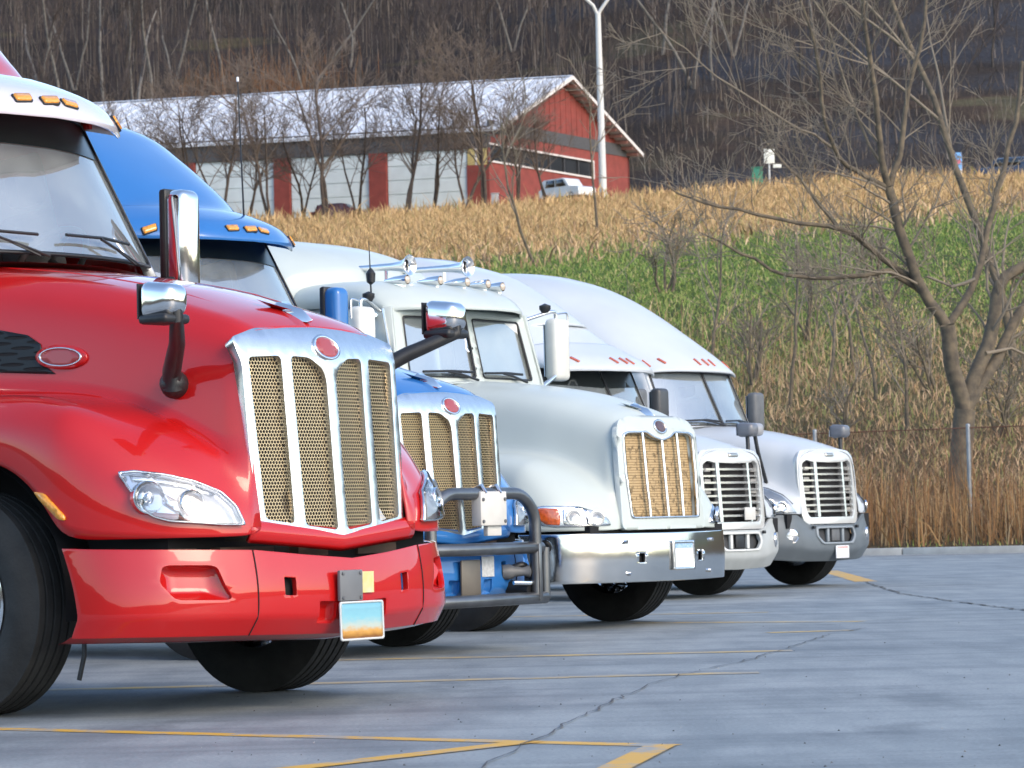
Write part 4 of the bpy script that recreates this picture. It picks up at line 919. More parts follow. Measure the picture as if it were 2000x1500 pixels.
# ------------------------------------------------------------------ the five trucks
FR = dict(t1=Frame(520, 1350), t2=Frame(800, 1262, .955, .08), t3=Frame(1205, 1213), t4=Frame(1375, 1162, .965), t5=Frame(1560, 1142))
def build_trucks():
    T1, bv1 = truck_a(FR['t1'], 'glossy red semi truck nearest the camera with chrome mesh grille', red_paint, red_paint, mat('visor_white', (.62, .60, .64), rough=.25, coat=1.0, coat_rough=.03), True)
    tube('air_line', [(.62, -.98, .42), (.625, -.99, .28), (.60, -1.0, .17)], .012, black_pl, T1, 6)
    T2, _ = truck_a(FR['t2'], 'blue semi truck with steel grille guard parked behind the red one', blue_paint, blue_paint, blue_paint, False)
    grille_guard(T2)
    q = FR['t2'].Y(477, 432, .30); p = FR['t2'].Y(464, 155, .30)
    an = tube('antenna', [q - Vector((0, 0, .05)), q * .5 + p * .5, p], [.008, .006, .004], black_pl, T2, 6)
    lathe('antenna_tip', [(-.02, 0), (-.015, .010), (.015, .010), (.02, 0)], p, (0, 0, 1), mat('white_tip', (.8, .8, .8), rough=.3), an, 10)
    T3 = truck_b(FR['t3'], 'white semi truck with polished chrome bumper and air horns on the cab roof')
    T4, bm4 = truck_c(FR['t4'], 'white semi truck with roof visor and light bumper beside the chrome-bumper truck', True, mat('bumper_light_grey', (.40, .42, .41), rough=.42, noise=.1), mat('lip_white', (.62, .63, .60), rough=.35))
    box('grille_tag', 1.15, 1.165, .10, .32, .845, .985, cream_plate, T4, .006)
    T5, bm5 = truck_c(FR['t5'], 'white domed semi truck with dark grey bumper, farthest right in the row', False, mat('bumper_slate', (.115, .135, .15), rough=.42, noise=.12), mat('lip_grey', (.24, .27, .29), rough=.4))
    lp = box('license_plate', 1.20, 1.212, -.10, .20, .335, .485, mat('plate_pale', (.74, .75, .76), rough=.4, noise=.1, nscale=40), T5, .004)
    box('plate_band', 1.211, 1.214, -.07, .17, .452, .476, mat('plate_red_band', (.55, .12, .10), rough=.4, col2=(.7, .6, .58), nscale=70), lp)

# ------------------------------------------------------------------ ground
RNG = np.random.default_rng(7)
_ph = np.random.default_rng(3).uniform(0, 6.28, (8, 2))
def wob(X, Y, s=1.0):
    r = 0
    for i, (a, b) in enumerate(_ph):
        k = .03 * 1.7 ** i * s; r = r + np.sin(X * k * math.cos(i * 2.1) + Y * k * math.sin(i * 2.1) * .8 + a) / 1.5 ** i
    return r * .3
def kerb_y(X): return 66.5 - .5 * (np.clip(X, -15, 25) - 7.3)
PN = [-1, .1, .5, 6, 20, 45, 65, 100, 160, 190, 205, 262, 300, 450, 490, 560, 700, 900]
PZ = [-.08, -.08, .13, .7, 4.0, 8.6, 12.0, 16.2, 22.8, 25.5, 27.0, 27.3, 34, 95, 106, 112, 116, 118]
def terrain_z(X, Y):
    X = np.asarray(X, float); Y = np.asarray(Y, float); n = Y - kerb_y(X)
    z = np.interp(n, PN, PZ) + np.clip((n - 3) / 25, 0, 1) * wob(X, Y) * np.where(n > 270, 2.5, np.where(n > 200, .12, .55))
    back = np.clip((-Y - 70) / 160, 0, 1.5) * 17 + np.clip((np.abs(X - 0) - 110) / 250, 0, 1.5) * 14 * (n < 0)  # unseen rise behind the camera, added for a dark horizon band in reflections
    return np.where(n < 0, -.08 + back, z)

def axis(pts):
    out = []
    for a, b, k in pts: out += list(np.linspace(a, b, k, endpoint=False))
    return np.array(out + [pts[-1][1]])
gx_ = axis([(-900, -150, 14), (-150, -45, 16), (-45, -15, 20), (-15, 22, 90), (22, 45, 14), (45, 150, 16), (150, 900, 14)])
gy_ = axis([(-600, -60, 12), (-60, 55, 8), (55, 60, 6), (60, 80, 84), (80, 100, 18), (100, 260, 60), (260, 420, 50), (420, 1000, 30)])
GX, GY = np.meshgrid(gx_, gy_); GZ = terrain_z(GX, GY)
vv = np.stack([GX, GY, GZ], -1).reshape(-1, 3); nx_ = len(gx_)
ff = [(j * nx_ + i, j * nx_ + i + 1, (j + 1) * nx_ + i + 1, (j + 1) * nx_ + i) for j in range(len(gy_) - 1) for i in range(nx_ - 1)]
def terrain_mat():
    m = bpy.data.materials.new('terrain'); n, b = nodes(m); L = n.links; sset(b, rough=.95, spec=.1)
    tc = n.nodes.new('ShaderNodeTexCoord'); sp = n.nodes.new('ShaderNodeSeparateXYZ'); L.new(tc.outputs['Object'], sp.inputs[0])
    def noise(sc, det=8, stretch=None):
        t = n.nodes.new('ShaderNodeTexNoise'); t.inputs['Scale'].default_value = sc; t.inputs['Detail'].default_value = det
        if stretch:
            mp = n.nodes.new('ShaderNodeMapping'); mp.inputs['Scale'].default_value = stretch; L.new(tc.outputs['Object'], mp.inputs[0]); L.new(mp.outputs[0], t.inputs['Vector'])
        else: L.new(tc.outputs['Object'], t.inputs['Vector'])
        return t.outputs['Fac']
    y = mth(n, 'ADD', sp.outputs[1], mth(n, 'MULTIPLY', mth(n, 'SUBTRACT', noise(.12), .5), 34))
    r = n.nodes.new('ShaderNodeValToRGB'); e = r.color_ramp.elements
    st = [(66, (.10, .075, .045)), (85, (.12, .10, .05)), (104, (.075, .095, .03)), (124, (.07, .12, .025)), (134, (.10, .11, .04)), (146, (.24, .17, .085)), (270, (.27, .19, .10)), (318, (.16, .14, .09)), (332, (.036, .032, .030)), (600, (.034, .030, .030))]
    while len(e) < len(st): e.new(.5)
    for i, (p, c) in enumerate(st): e[i].position = (p - 50) / 600; e[i].color = (*c, 1)
    L.new(mth(n, 'DIVIDE', mth(n, 'SUBTRACT', y, 50), 600), r.inputs[0])
    # bands of rock, leaf litter and pale grass on the far hillside
    rk = n.nodes.new('ShaderNodeValToRGB'); e = rk.color_ramp.elements
    st = [(.30, (.034, .035, .042)), (.44, (.048, .049, .056)), (.54, (.046, .038, .033)), (.60, (.070, .050, .038)), (.66, (.11, .10, .06)), (.74, (.045, .040, .036))]
    while len(e) < len(st): e.new(.5)
    for i, (p, c) in enumerate(st): e[i].position = p; e[i].color = (*c, 1)
    L.new(noise(1.0, 9, (.018, .05, .09)), rk.inputs[0])
    br = n.nodes.new('ShaderNodeValToRGB'); e = br.color_ramp.elements
    for i_, (p_, c_) in enumerate(((.36, (.030, .025, .022)), (.50, (.050, .038, .032)), (.60, (.036, .030, .030)), (.70, (.095, .080, .042)))):
        if i_ > 1: e.new(.5)
    for i_, (p_, c_) in enumerate(((.36, (.030, .025, .022)), (.50, (.050, .038, .032)), (.60, (.036, .030, .030)), (.70, (.095, .080, .042)))): e[i_].position = p_; e[i_].color = (*c_, 1)
    L.new(noise(1.0, 9, (.03, .07, .12)), br.inputs[0])
    xm = n.nodes.new('ShaderNodeMapRange'); xm.inputs[1].default_value = 6; xm.inputs[2].default_value = 26; L.new(mth(n, 'ADD', sp.outputs[0], mth(n, 'MULTIPLY', mth(n, 'SUBTRACT', noise(.05), .5), 60)), xm.inputs[0])
    mr = n.nodes.new('ShaderNodeMix'); mr.data_type = 'RGBA'; L.new(xm.outputs[0], mr.inputs[0]); L.new(br.outputs[0], mr.inputs[6]); L.new(rk.outputs[0], mr.inputs[7])
    far = n.nodes.new('ShaderNodeMapRange'); far.inputs[1].default_value = 316; far.inputs[2].default_value = 334; L.new(y, far.inputs[0])
    m1 = n.nodes.new('ShaderNodeMix'); m1.data_type = 'RGBA'; L.new(far.outputs[0], m1.inputs[0]); L.new(r.outputs[0], m1.inputs[6]); L.new(mr.outputs[2], m1.inputs[7])
    m2 = n.nodes.new('ShaderNodeMix'); m2.data_type = 'RGBA'; m2.blend_type = 'MULTIPLY'; m2.inputs[0].default_value = .7
    r2 = n.nodes.new('ShaderNodeValToRGB'); r2.color_ramp.elements[0].position = .35; r2.color_ramp.elements[1].position = .65; r2.color_ramp.elements[0].color = (.45, .45, .45, 1)
    L.new(noise(2.2), r2.inputs[0]); L.new(m1.outputs[2], m2.inputs[6]); L.new(r2.outputs[0], m2.inputs[7])
    L.new(m2.outputs[2], b.inputs['Base Color']); return m
terr = struct(obj('terrain', vv, ff, terrain_mat(), None, True))
terr['label'] = 'grassy embankment rising to a dark wooded hillside'

def concrete_mat():
    m = bpy.data.materials.new('lot_concrete'); n, b = nodes(m); L = n.links; sset(b, rough=.62, spec=.45)
    tc = n.nodes.new('ShaderNodeTexCoord')
    def noise(sc, det, stretch=None, rough=.55):
        t = n.nodes.new('ShaderNodeTexNoise'); t.inputs['Scale'].default_value = sc; t.inputs['Detail'].default_value = det; t.inputs['Roughness'].default_value = rough
        mp = n.nodes.new('ShaderNodeMapping'); mp.inputs['Scale'].default_value = stretch or (1, 1, 1); L.new(tc.outputs['Object'], mp.inputs[0]); L.new(mp.outputs[0], t.inputs['Vector']); return t.outputs['Fac']
    def ramp(f, a, b_, ca, cb):
        r = n.nodes.new('ShaderNodeValToRGB'); r.color_ramp.elements[0].position = a; r.color_ramp.elements[1].position = b_
        r.color_ramp.elements[0].color = (*ca, 1); r.color_ramp.elements[1].color = (*cb, 1); L.new(f, r.inputs[0]); return r.outputs[0]
    def mul(a, c, f=1.0):
        x = n.nodes.new('ShaderNodeMix'); x.data_type = 'RGBA'; x.blend_type = 'MULTIPLY'; x.inputs[0].default_value = f; L.new(a, x.inputs[6]); L.new(c, x.inputs[7]); return x.outputs[2]
    c = ramp(noise(.35, 8), .3, .7, (.255, .282, .288), (.345, .37, .368))
    c = mul(c, ramp(noise(1.0, 10, (2.2, .55, 1), .65), .36, .60, (.70, .72, .74), (1, 1, 1)))
    c = mul(c, ramp(noise(1.0, 6, (.9, .5, 1), .7), .30, .42, (.68, .68, .69), (1, 1, 1)))
    c = mul(c, ramp(noise(1.0, 9, (.16, 1.3, 1), .7), .38, .54, (.70, .71, .73), (1, 1, 1)))      # tyre-worn streaks           # oil and rubber stains
    c = mul(c, ramp(noise(55, 4), .30, .6, (.70, .70, .70), (1.0, 1.0, 1.0)))
    L.new(c, b.inputs['Base Color'])
    bp = n.nodes.new('ShaderNodeBump'); bp.inputs['Strength'].default_value = .35; bp.inputs['Distance'].default_value = .006
    L.new(noise(45, 6), bp.inputs['Height']); L.new(bp.outputs[0], b.inputs['Normal'])
    return m
lot_m = concrete_mat()
xs = np.linspace(-110, 70, 37)
v = [(x, -62, 0) for x in xs] + [(x, float(kerb_y(x)) - .62, 0) for x in xs]
lot = struct(obj('parking_lot', v, [(i, i + 1, i + 38, i + 37) for i in range(36)], lot_m))
lot['label'] = 'worn grey concrete truck parking lot'
# gutter and kerb stones
kerb_m = mat('kerb_concrete', (.42, .42, .40), rough=.8, noise=.25, nscale=3, bump=.2)
gut = struct(obj('gutter', [p for x in xs for p in ((x, float(kerb_y(x)) - .63, .004), (x, float(kerb_y(x)) - .02, .010))], [(2 * i, 2 * i + 2, 2 * i + 3, 2 * i + 1) for i in range(36)], mat('gutter_concrete', (.34, .345, .345), rough=.75, noise=.2, nscale=2)))
kb = bpy.data.objects.new('kerb', None); COL.objects.link(kb); struct(kb)
ksx = -13.0
kmesh = None
while ksx < 22:
    a = Vector((ksx, float(kerb_y(ksx)), 0)); b_ = Vector((ksx + 2.6, float(kerb_y(ksx + 2.6)), 0)); L_ = (b_ - a).length
    if kmesh is None:
        o = box('kerb_stone', 0.01, L_ - .01, -.02, .16, -.05, .15, kerb_m, kb, .02); kmesh = o
    else:
        o = kmesh.copy(); COL.objects.link(o)
    o.location = a; o.rotation_euler = (0, 0, math.atan2((b_ - a).y, (b_ - a).x)); ksx += 2.6

# painted lines: each laid from two photo points on the ground
paint_y = bpy.data.materials.new('yellow_line'); _n, _b = nodes(paint_y); sset(_b, rough=.6)
_tc = _n.nodes.new('ShaderNodeTexCoord'); _t = _n.nodes.new('ShaderNodeTexNoise'); _t.inputs['Scale'].default_value = 3.5; _t.inputs['Detail'].default_value = 10; _t.inputs['Roughness'].default_value = .7
_n.links.new(_tc.outputs['Object'], _t.inputs['Vector']); _r = _n.nodes.new('ShaderNodeValToRGB'); _e = _r.color_ramp.elements
_e[0].position = .40; _e[0].color = (.30, .29, .26, 1); _e[1].position = .50; _e[1].color = (.62, .34, .035, 1); _n.links.new(_t.outputs['Fac'], _r.inputs[0]); _n.links.new(_r.outputs[0], _b.inputs['Base Color'])
paint_old = bpy.data.materials.new('faded_yellow_line'); _n, _b = nodes(paint_old); sset(_b, rough=.65)
_tc = _n.nodes.new('ShaderNodeTexCoord'); _t = _n.nodes.new('ShaderNodeTexNoise'); _t.inputs['Scale'].default_value = 2.2; _t.inputs['Detail'].default_value = 10; _t.inputs['Roughness'].default_value = .75
_n.links.new(_tc.outputs['Object'], _t.inputs['Vector']); _r = _n.nodes.new('ShaderNodeValToRGB'); _e = _r.color_ramp.elements
_e[0].position = .42; _e[0].color = (.26, .262, .25, 1); _e[1].position = .60; _e[1].color = (.52, .36, .12, 1); _n.links.new(_t.outputs['Fac'], _r.inputs[0]); _n.links.new(_r.outputs[0], _b.inputs['Base Color'])
def line(name, p, q, wd, m, z=.0022):
    a = on_ground(*p); b = on_ground(*q); d = (b - a); nrm = Vector((-d.y, d.x, 0)).normalized() * wd / 2; k = 12; v = []
    for i in range(k + 1):
        c = a + d * (i / k); v += [(c.x - nrm.x, c.y - nrm.y, z), (c.x + nrm.x, c.y + nrm.y, z)]
    o = obj(name, v, [(2 * i, 2 * i + 2, 2 * i + 3, 2 * i + 1) for i in range(k)], m, lot); return o
line('painted_line', (-260, 1418), (1316, 1457), .13, paint_y)
line('painted_line', (380, 1524), (1040, 1449), .13, paint_y, .004)
a = on_ground(1321, 1457.5); b = on_ground(1228, 1506); c = on_ground(1262, 1457); d_ = on_ground(1160, 1506)
obj('painted_bar', [(p.x, p.y, .006) for p in (a, b, d_, c)], [(0, 1, 2, 3)], paint_y, lot)
for p, q in (((60, 1349), (1110, 1323)), ((1110, 1322.5), (1482, 1314)), ((1125, 1280), (1548, 1271)), ((640, 1290), (1125, 1280)), ((1500, 1236), (1662, 1231)), ((1240, 1217), (1685, 1214)), ((1000, 1205), (1500, 1196))): line('painted_line', p, q, .21, paint_old)
line('painted_line', (1618, 1115), (1692, 1136), .28, paint_y)
def crack(pts, wd, seed):
    rg = random.Random(seed); P = [on_ground(*p) for p in pts]; Q = []
    for i in range(len(P) - 1):
        k = max(2, int((P[i + 1] - P[i]).length / .16))
        for j in range(k): Q.append(P[i].lerp(P[i + 1], j / k) + Vector((rg.gauss(0, .014), rg.gauss(0, .02), 0)))
    v = []
    for i, p in enumerate(Q):
        t = (Q[min(i + 1, len(Q) - 1)] - Q[max(i - 1, 0)]).normalized(); nn = Vector((-t.y, t.x, 0)) * wd * rg.uniform(.25, 1.5)
        v += [(p.x - nn.x, p.y - nn.y, .0075), (p.x + nn.x, p.y + nn.y, .0075)]
    obj('crack', v, [(2 * i, 2 * i + 2, 2 * i + 3, 2 * i + 1) for i in range(len(Q) - 1)], mat('crack_dark', (.11, .115, .12), rough=.9, noise=.5, nscale=5), lot)
crack([(930, 1506), (1040, 1450), (1190, 1372), (1300, 1328), (1480, 1285), (1620, 1240), (1700, 1226)], .0045, 1)
crack([(1690, 1137), (1760, 1160), (1860, 1175), (2030, 1196)], .016, 2)
# scattered grit and chips on the concrete
def grit():
    V, Fc = [], []; r = np.random.default_rng(11)
    for k in range(150):
        px, py = r.uniform(350, 2050), 1200 + 300 * r.uniform(0, 1) ** .8
        p = on_ground(px, py); s = r.uniform(.002, .007); a = r.uniform(0, 6.28); i = len(V)
        V += [(p.x + s * math.cos(a), p.y + s * math.sin(a), .0), (p.x + s * math.cos(a + 2.1), p.y + s * math.sin(a + 2.1), 0), (p.x + s * math.cos(a + 4.2), p.y + s * math.sin(a + 4.2), 0), (p.x, p.y, s * .9)]
        Fc += [(i, i + 1, i + 3), (i + 1, i + 2, i + 3), (i + 2, i, i + 3)]
    o = obj('grit', V, Fc, blade_mat('grit_mix', [(0, (.03, .03, .03)), (.6, (.12, .12, .12)), (.8, (.16, .16, .16)), (1, (.42, .42, .42))])); o['kind'] = 'stuff'; o['label'] = 'loose grit and small stones on the concrete'
grit()

# ------------------------------------------------------------------ grasses, reeds and brush (nobody could count them)
def blades(name, label, N, dlo, dhi, h, wd, m, lean=.25, patch=None, xr=.172, dens=1.0, seed=0, segs=1, off=0.0, seedhead=0):
    r = np.random.default_rng(seed + 100)
    Y = dlo + (dhi - dlo) * r.uniform(0, 1, N) ** dens; X = r.uniform(-1, 1, N) * (Y * xr + 1.0)
    if patch:
        keep = patch(X, Y, r); X, Y = X[keep], Y[keep]; N = len(X)
    if segs < 0: pass
    nk = Y - kerb_y(X); k = nk > off; X, Y = X[k], Y[k]; N = len(X)
    Z = terrain_z(X, Y) - .03
    H = r.uniform(h[0], h[1], N) * np.exp(r.normal(0, .22, N)) * (1 + .2 * wob(X * 9 + 7, Y * 4)); W = r.uniform(wd[0], wd[1], N)
    a = r.uniform(0, math.pi, N); la = r.uniform(0, 2 * math.pi, N); ln = np.abs(r.normal(0, lean, N)) * H
    dx, dy = np.cos(a) * W / 2, np.sin(a) * W / 2 * .5
    mx, my = np.cos(la) * ln, np.sin(la) * ln
    P = np.empty((N, 5, 3))
    P[:, 0] = np.stack([X - dx, Y - dy, Z], 1); P[:, 1] = np.stack([X + dx, Y + dy, Z], 1)
    P[:, 2] = np.stack([X + dx * .8 + mx * .3, Y + dy * .8 + my * .3, Z + H * .6], 1); P[:, 3] = np.stack([X - dx * .8 + mx * .3, Y - dy * .8 + my * .3, Z + H * .6], 1)
    P[:, 4] = np.stack([X + mx, Y + my, Z + H], 1)
    idx = np.arange(N) * 5
    me = bpy.data.meshes.new(name); me.vertices.add(N * 5); me.vertices.foreach_set('co', P.reshape(-1))
    loops = np.stack([idx, idx + 1, idx + 2, idx + 3, idx + 3, idx + 2, idx + 4], 1).reshape(-1)
    me.loops.add(N * 7); me.loops.foreach_set('vertex_index', loops.astype(np.int32))
    ls = (np.arange(N)[:, None] * 7 + np.array([0, 4])).reshape(-1)
    me.polygons.add(N * 2); me.polygons.foreach_set('loop_start', ls.astype(np.int32)); me.update(calc_edges=True)
    me.materials.append(m); o = bpy.data.objects.new(name, me); COL.objects.link(o); o['kind'] = 'stuff'; o['label'] = label
    return o
reed_m = blade_mat('reeds', [(0, (.055, .035, .022)), (.25, (.15, .085, .045)), (.5, (.24, .125, .055)), (.7, (.30, .16, .06)), (.85, (.36, .25, .13)), (1, (.20, .15, .09))], gain=1.15)
brush_m = blade_mat('brush', [(0, (.09, .062, .045)), (.2, (.23, .145, .085)), (.42, (.36, .245, .145)), (.6, (.44, .31, .19)), (.70, (.13, .15, .05)), (.82, (.18, .19, .07)), (1, (.36, .21, .115))], gain=1.55)
grass_m = blade_mat('grass', [(0, (.075, .115, .028)), (.3, (.11, .165, .038)), (.6, (.155, .21, .05)), (.78, (.20, .22, .07)), (.9, (.28, .23, .11)), (1, (.34, .26, .14))], gain=1.6)
straw_m = blade_mat('straw', [(0, (.13, .08, .045)), (.25, (.26, .165, .08)), (.55, (.38, .25, .12)), (.8, (.45, .31, .155)), (.9, (.15, .14, .05)), (1, (.28, .17, .09))], gain=1.5)
under_m = blade_mat('undergrowth', [(0, (.030, .025, .022)), (.35, (.055, .043, .036)), (.6, (.085, .066, .054)), (.8, (.115, .09, .072)), (.92, (.17, .15, .13)), (1, (.10, .085, .07))], gain=1.25)
rust_m = blade_mat('rust_shrubs', [(0, (.10, .05, .03)), (.4, (.19, .095, .05)), (.7, (.26, .14, .065)), (1, (.14, .09, .06))], gain=1)
def build_grass():
    edge = lambda X, Y: 94 + 26 * wob(X * 2.0 + 40, Y * 2.0)
    blades('reeds', 'tall rust-brown dead reeds along the kerb', 22000, 60, 76, (.7, 1.75), (.010, .024), reed_m, .14, seed=1, off=.9, patch=lambda X, Y, r: (Y - kerb_y(X)) < 4.6 + 1.6 * wob(X * 9, Y))
    blades('reeds', 'broken lower leaves among the reeds by the kerb', 20000, 60, 78, (.2, .95), (.012, .035), reed_m, .9, seed=2, off=.7, patch=lambda X, Y, r: (Y - kerb_y(X)) < 8.5)
    blades('verge_grass', 'thin green strip of grass behind the kerb', 7000, 59, 74, (.06, .2), (.015, .03), grass_m, .4, seed=3, off=.2, patch=lambda X, Y, r: (Y - kerb_y(X)) < 1.2)
    blades('brush', 'tangled tan and olive weeds on the lower bank', 110000, 70, 118, (.10, .36), (.010, .032), brush_m, 1.1, seed=4, off=5, patch=lambda X, Y, r: (Y < edge(X, Y) + r.normal(0, 7, len(X))))
    blades('brush', 'taller dry weed stalks scattered over the lower bank', 5000, 70, 105, (.4, 1.0), (.012, .03), brush_m, .5, seed=21, off=5, patch=lambda X, Y, r: wob(X * 7, Y * 5) > .1)
    blades('grass', 'bright green grass across the middle of the bank', 165000, 78, 140, (.06, .2), (.016, .042), grass_m, 1.1, seed=5, patch=lambda X, Y, r: (Y > edge(X, Y) + r.normal(0, 8, len(X))) & (Y < 133 + 4 * wob(X, Y)))
    blades('dry_grass', 'long straw-coloured dry grass below the red building', 140000, 126, 285, (.14, .50), (.025, .07), straw_m, .9, seed=6, patch=lambda X, Y, r: (Y > 133 + 4 * wob(X, Y)) & (Y < 272))
    blades('dry_grass', 'straw-coloured tufts along the crest', 7000, 225, 262, (.4, 1.1), (.06, .14), straw_m, .6, seed=16)
    blades('brush', 'reddish dry weeds where green grass meets straw', 5000, 126, 146, (.2, .6), (.05, .10), brush_m, .8, seed=17)
    blades('undergrowth', 'dark leafless undergrowth covering the wooded hillside', 30000, 340, 560, (.5, 2.4), (.05, .12), under_m, .8, seed=7, xr=.165, patch=lambda X, Y, r: wob(X * 1.2, Y * 2.2) + r.normal(0, .3, len(X)) > -.25)
    blades('undergrowth', 'mass of thin grey saplings filling the hillside wood', 15000, 350, 560, (2.5, 8.0), (.05, .11), under_m, .10, seed=27, xr=.165, patch=lambda X, Y, r: wob(X * 1.5 + 9, Y * 1.5) + r.normal(0, .35, len(X)) + np.clip(-X / 60, -.5, .5) > -.05)
    blades('rust_shrubs', 'rust-coloured shrubs behind the building roof', 9000, 416, 446, (1.5, 6.5), (.05, .13), rust_m, .35, seed=8, patch=lambda X, Y, r: (X < -17) & (X > -44) & (wob(X * 5, 3) + r.normal(0, .15, len(X)) > .05))

# ------------------------------------------------------------------ bare trees
def branch(out, rg, p, d, L, r, lv, maxlv, spread=.6, up=.25, kids=(4, 6), rmin=.006, curve=.22):
    k = 7 if lv == 0 else (5 if lv == 1 else (4 if lv == 2 else 3)); pts = [p.copy()]; rs = [r]; dd = d.normalized(); r1 = max(rmin, r * (.42 if lv == 0 else .3))
    for i in range(k):
        dd = (dd + Vector((rg.gauss(0, curve), rg.gauss(0, curve), rg.gauss(0, curve * .7) + up * .22)) * .5).normalized()
        pts.append(pts[-1] + dd * (L / k)); rs.append(r + (r1 - r) * (i + 1) / k)
    out.append((lv, pts, rs))
    if lv >= maxlv: return
    n = rg.randint(*kids)
    for c in range(n):
        t = rg.uniform(.30 if lv == 0 else .2, 1.0) * k; i = min(int(t), k - 1); q = pts[i].lerp(pts[i + 1], t - i); rr = rs[i]
        ax = (pts[i + 1] - pts[i]).normalized(); s = Vector((rg.gauss(0, 1), rg.gauss(0, 1), rg.gauss(0, .6))); s = (s - ax * s.dot(ax)).normalized()
        nd = (ax * (1 - spread * .45) + s * spread * rg.uniform(.7, 1.3) + Vector((0, 0, up * .5))).normalized()
        branch(out, rg, q, nd, L * rg.uniform(.38, .62) * (1.15 - .4 * t / k), max(rmin, rr * rg.uniform(.45, .65)), lv + 1, maxlv, spread, up, kids, rmin, curve)
def tubes_mesh(lst, sides):
    V, Fc = [], []
    for lv, pts, rs in lst:
        v, f = tube_data(pts, rs, sides[min(lv, len(sides) - 1)], cap=False); s = len(V); V += v; Fc += [tuple(s + i for i in q) for q in f]
    return V, Fc
bark_g = mat('bark_grey_brown', (.18, .14, .09), rough=.9, col2=(.08, .066, .05), nscale=5, bump=.4, bscale=18)
bark_b = mat('bark_brown', (.10, .07, .05), rough=.9, col2=(.055, .042, .035), nscale=4)
bark_p = mat('bark_pale', (.20, .185, .165), rough=.9, col2=(.12, .108, .095), nscale=2.5)
bark_d = mat('bark_dark', (.075, .062, .055), rough=.9, col2=(.04, .034, .03), nscale=2)
twig_b = mat('twig_brown', (.155, .118, .092), rough=.9)
twig_g = mat('twig_grey', (.21, .175, .13), rough=.9)
twig_d = mat('twig_dark', (.065, .05, .045), rough=.9)
def make_tree(name, label, loc, seed, H, r0, tm, cm, group=None, maxlv=3, spread=.6, up=.25, kids=(4, 6), rmin=.006, lean=(0, 0), fork=1, split=1):
    rg = random.Random(seed); out = []
    for k in range(fork):
        d = Vector((lean[0] + (rg.gauss(0, .22) if fork > 1 else 0), lean[1] + (rg.gauss(0, .15) if fork > 1 else 0), 1))
        branch(out, rg, Vector((rg.gauss(0, .1) * (fork > 1), 0, -.15)), d, H * (1 if k == 0 else rg.uniform(.7, 1)), r0 * (1 if k == 0 else .8), 0, maxlv, spread, up, kids, rmin)
    T = thing(name, label, 'tree', loc, 0, group)
    v, f = tubes_mesh([o for o in out if o[0] < split], (8, 6)); obj('trunk', v, f, tm, T, True)
    v, f = tubes_mesh([o for o in out if o[0] >= split], (6, 5, 3, 3, 3)); obj('crown', v, f, cm, T, True)
    return T
def copy_tree(T, loc, rz, sc, label, group):
    c = T.copy(); COL.objects.link(c); c.location = loc; c.rotation_euler = (0, 0, rz); c.scale = (sc[0], sc[0], sc[1]); tag(c, label, T['category'], group)
    for ch in T.children: k = ch.copy(); COL.objects.link(k); k.parent = c
    return c
def foot(px, d):
    p = at(px, 400, d); return Vector((p.x, p.y, float(terrain_z(p.x, p.y)) - .1))
ORD = ['first', 'second', 'third', 'fourth', 'fifth', 'sixth', 'seventh', 'eighth', 'ninth', 'tenth', 'eleventh', 'twelfth', 'thirteenth', 'fourteenth', 'fifteenth', 'sixteenth']
def barn_trees():
    protos = []
    spots = [(300, 250, 1.0), (365, 247, .95), (432, 246, 1.05), (476, 252, .9), (528, 245, 1.1), (590, 256, .9), (640, 246, 1.25), (700, 252, .95), (790, 246, 1.15), (845, 250, 1.0), (905, 244, 1.0), (942, 242, 1.08), (1012, 250, .85), (1075, 246, .8)]
    for i, (px, d, s) in enumerate(spots):
        lab = '%s bare brown tree from the left in front of the red building' % ORD[i]
        if i < 5:
            T = make_tree('bare_tree', lab, foot(px, d), 40 + i, 9.5, .135, bark_b, twig_b, 'bare trees before the red building', 3, .68, .30, (6, 9), .013, ((i % 3 - 1) * .08, 0), 2)
            T.scale = (s, s, s); protos.append(T)
        else: copy_tree(protos[i % 5], foot(px, d), i * 1.7, (s, s), lab, 'bare trees before the red building')
def hill_trees():
    protos = []
    pale = [(22, 440, 1.0), (88, 428, 1.15), (112, 430, 1.1), (150, 445, 1.0), (205, 438, 1.1), (268, 428, 1.2), (296, 430, 1.1), (345, 448, 1.0), (445, 440, 1.0), (598, 430, 1.05), (690, 452, .9), (1008, 445, .9), (1302, 425, 1.1), (1362, 405, 1.15), (1398, 408, 1.0), (1440, 420, .9), (1600, 430, .8)]
    rg = random.Random(5)
    for i, (px, d, s) in enumerate(pale):
        lab = '%s pale-barked leafless tree from the left on the wooded hillside' % (ORD[i] if i < 16 else 'rightmost')
        p = foot(px, d)
        if i < 4:
            T = make_tree('pale_tree', lab, p, 70 + i, 17, .21, bark_p, twig_d, 'pale trunks on the hillside', 2, .5, .45, (4, 6), .035, (rg.gauss(0, .08), 0), 1 + (i % 2)); T.scale = (s, s, s); protos.append(T)
        else: copy_tree(protos[i % 4], p, rg.uniform(0, 6.28), (s, s), lab, 'pale trunks on the hillside')
    dk = []
    for i in range(90):
        px = rg.uniform(-40, 2040); d = rg.uniform(385, 540); p = foot(px, d); s = rg.uniform(.7, 1.15)
        lab = 'slim dark leafless tree ' + ('in the wood at the top left, above the red truck' if px < 420 else 'in the wood above the roof of the red building' if px < 1150 else 'on the hillside just right of the lamp pole' if px < 1480 else 'on the dark slope behind the big spreading tree')
        if i < 4:
            T = make_tree('dark_tree', lab, p, 90 + i, 15, .17, bark_d, twig_d, 'dark trees in the hillside wood', 2, .5, .45, (6, 9), .035, (rg.gauss(0, .06), 0)); T.scale = (s, s, s); dk.append(T)
        else: copy_tree(dk[i % 4], p, rg.uniform(0, 6.28), (s, s), lab, 'dark trees in the hillside wood')
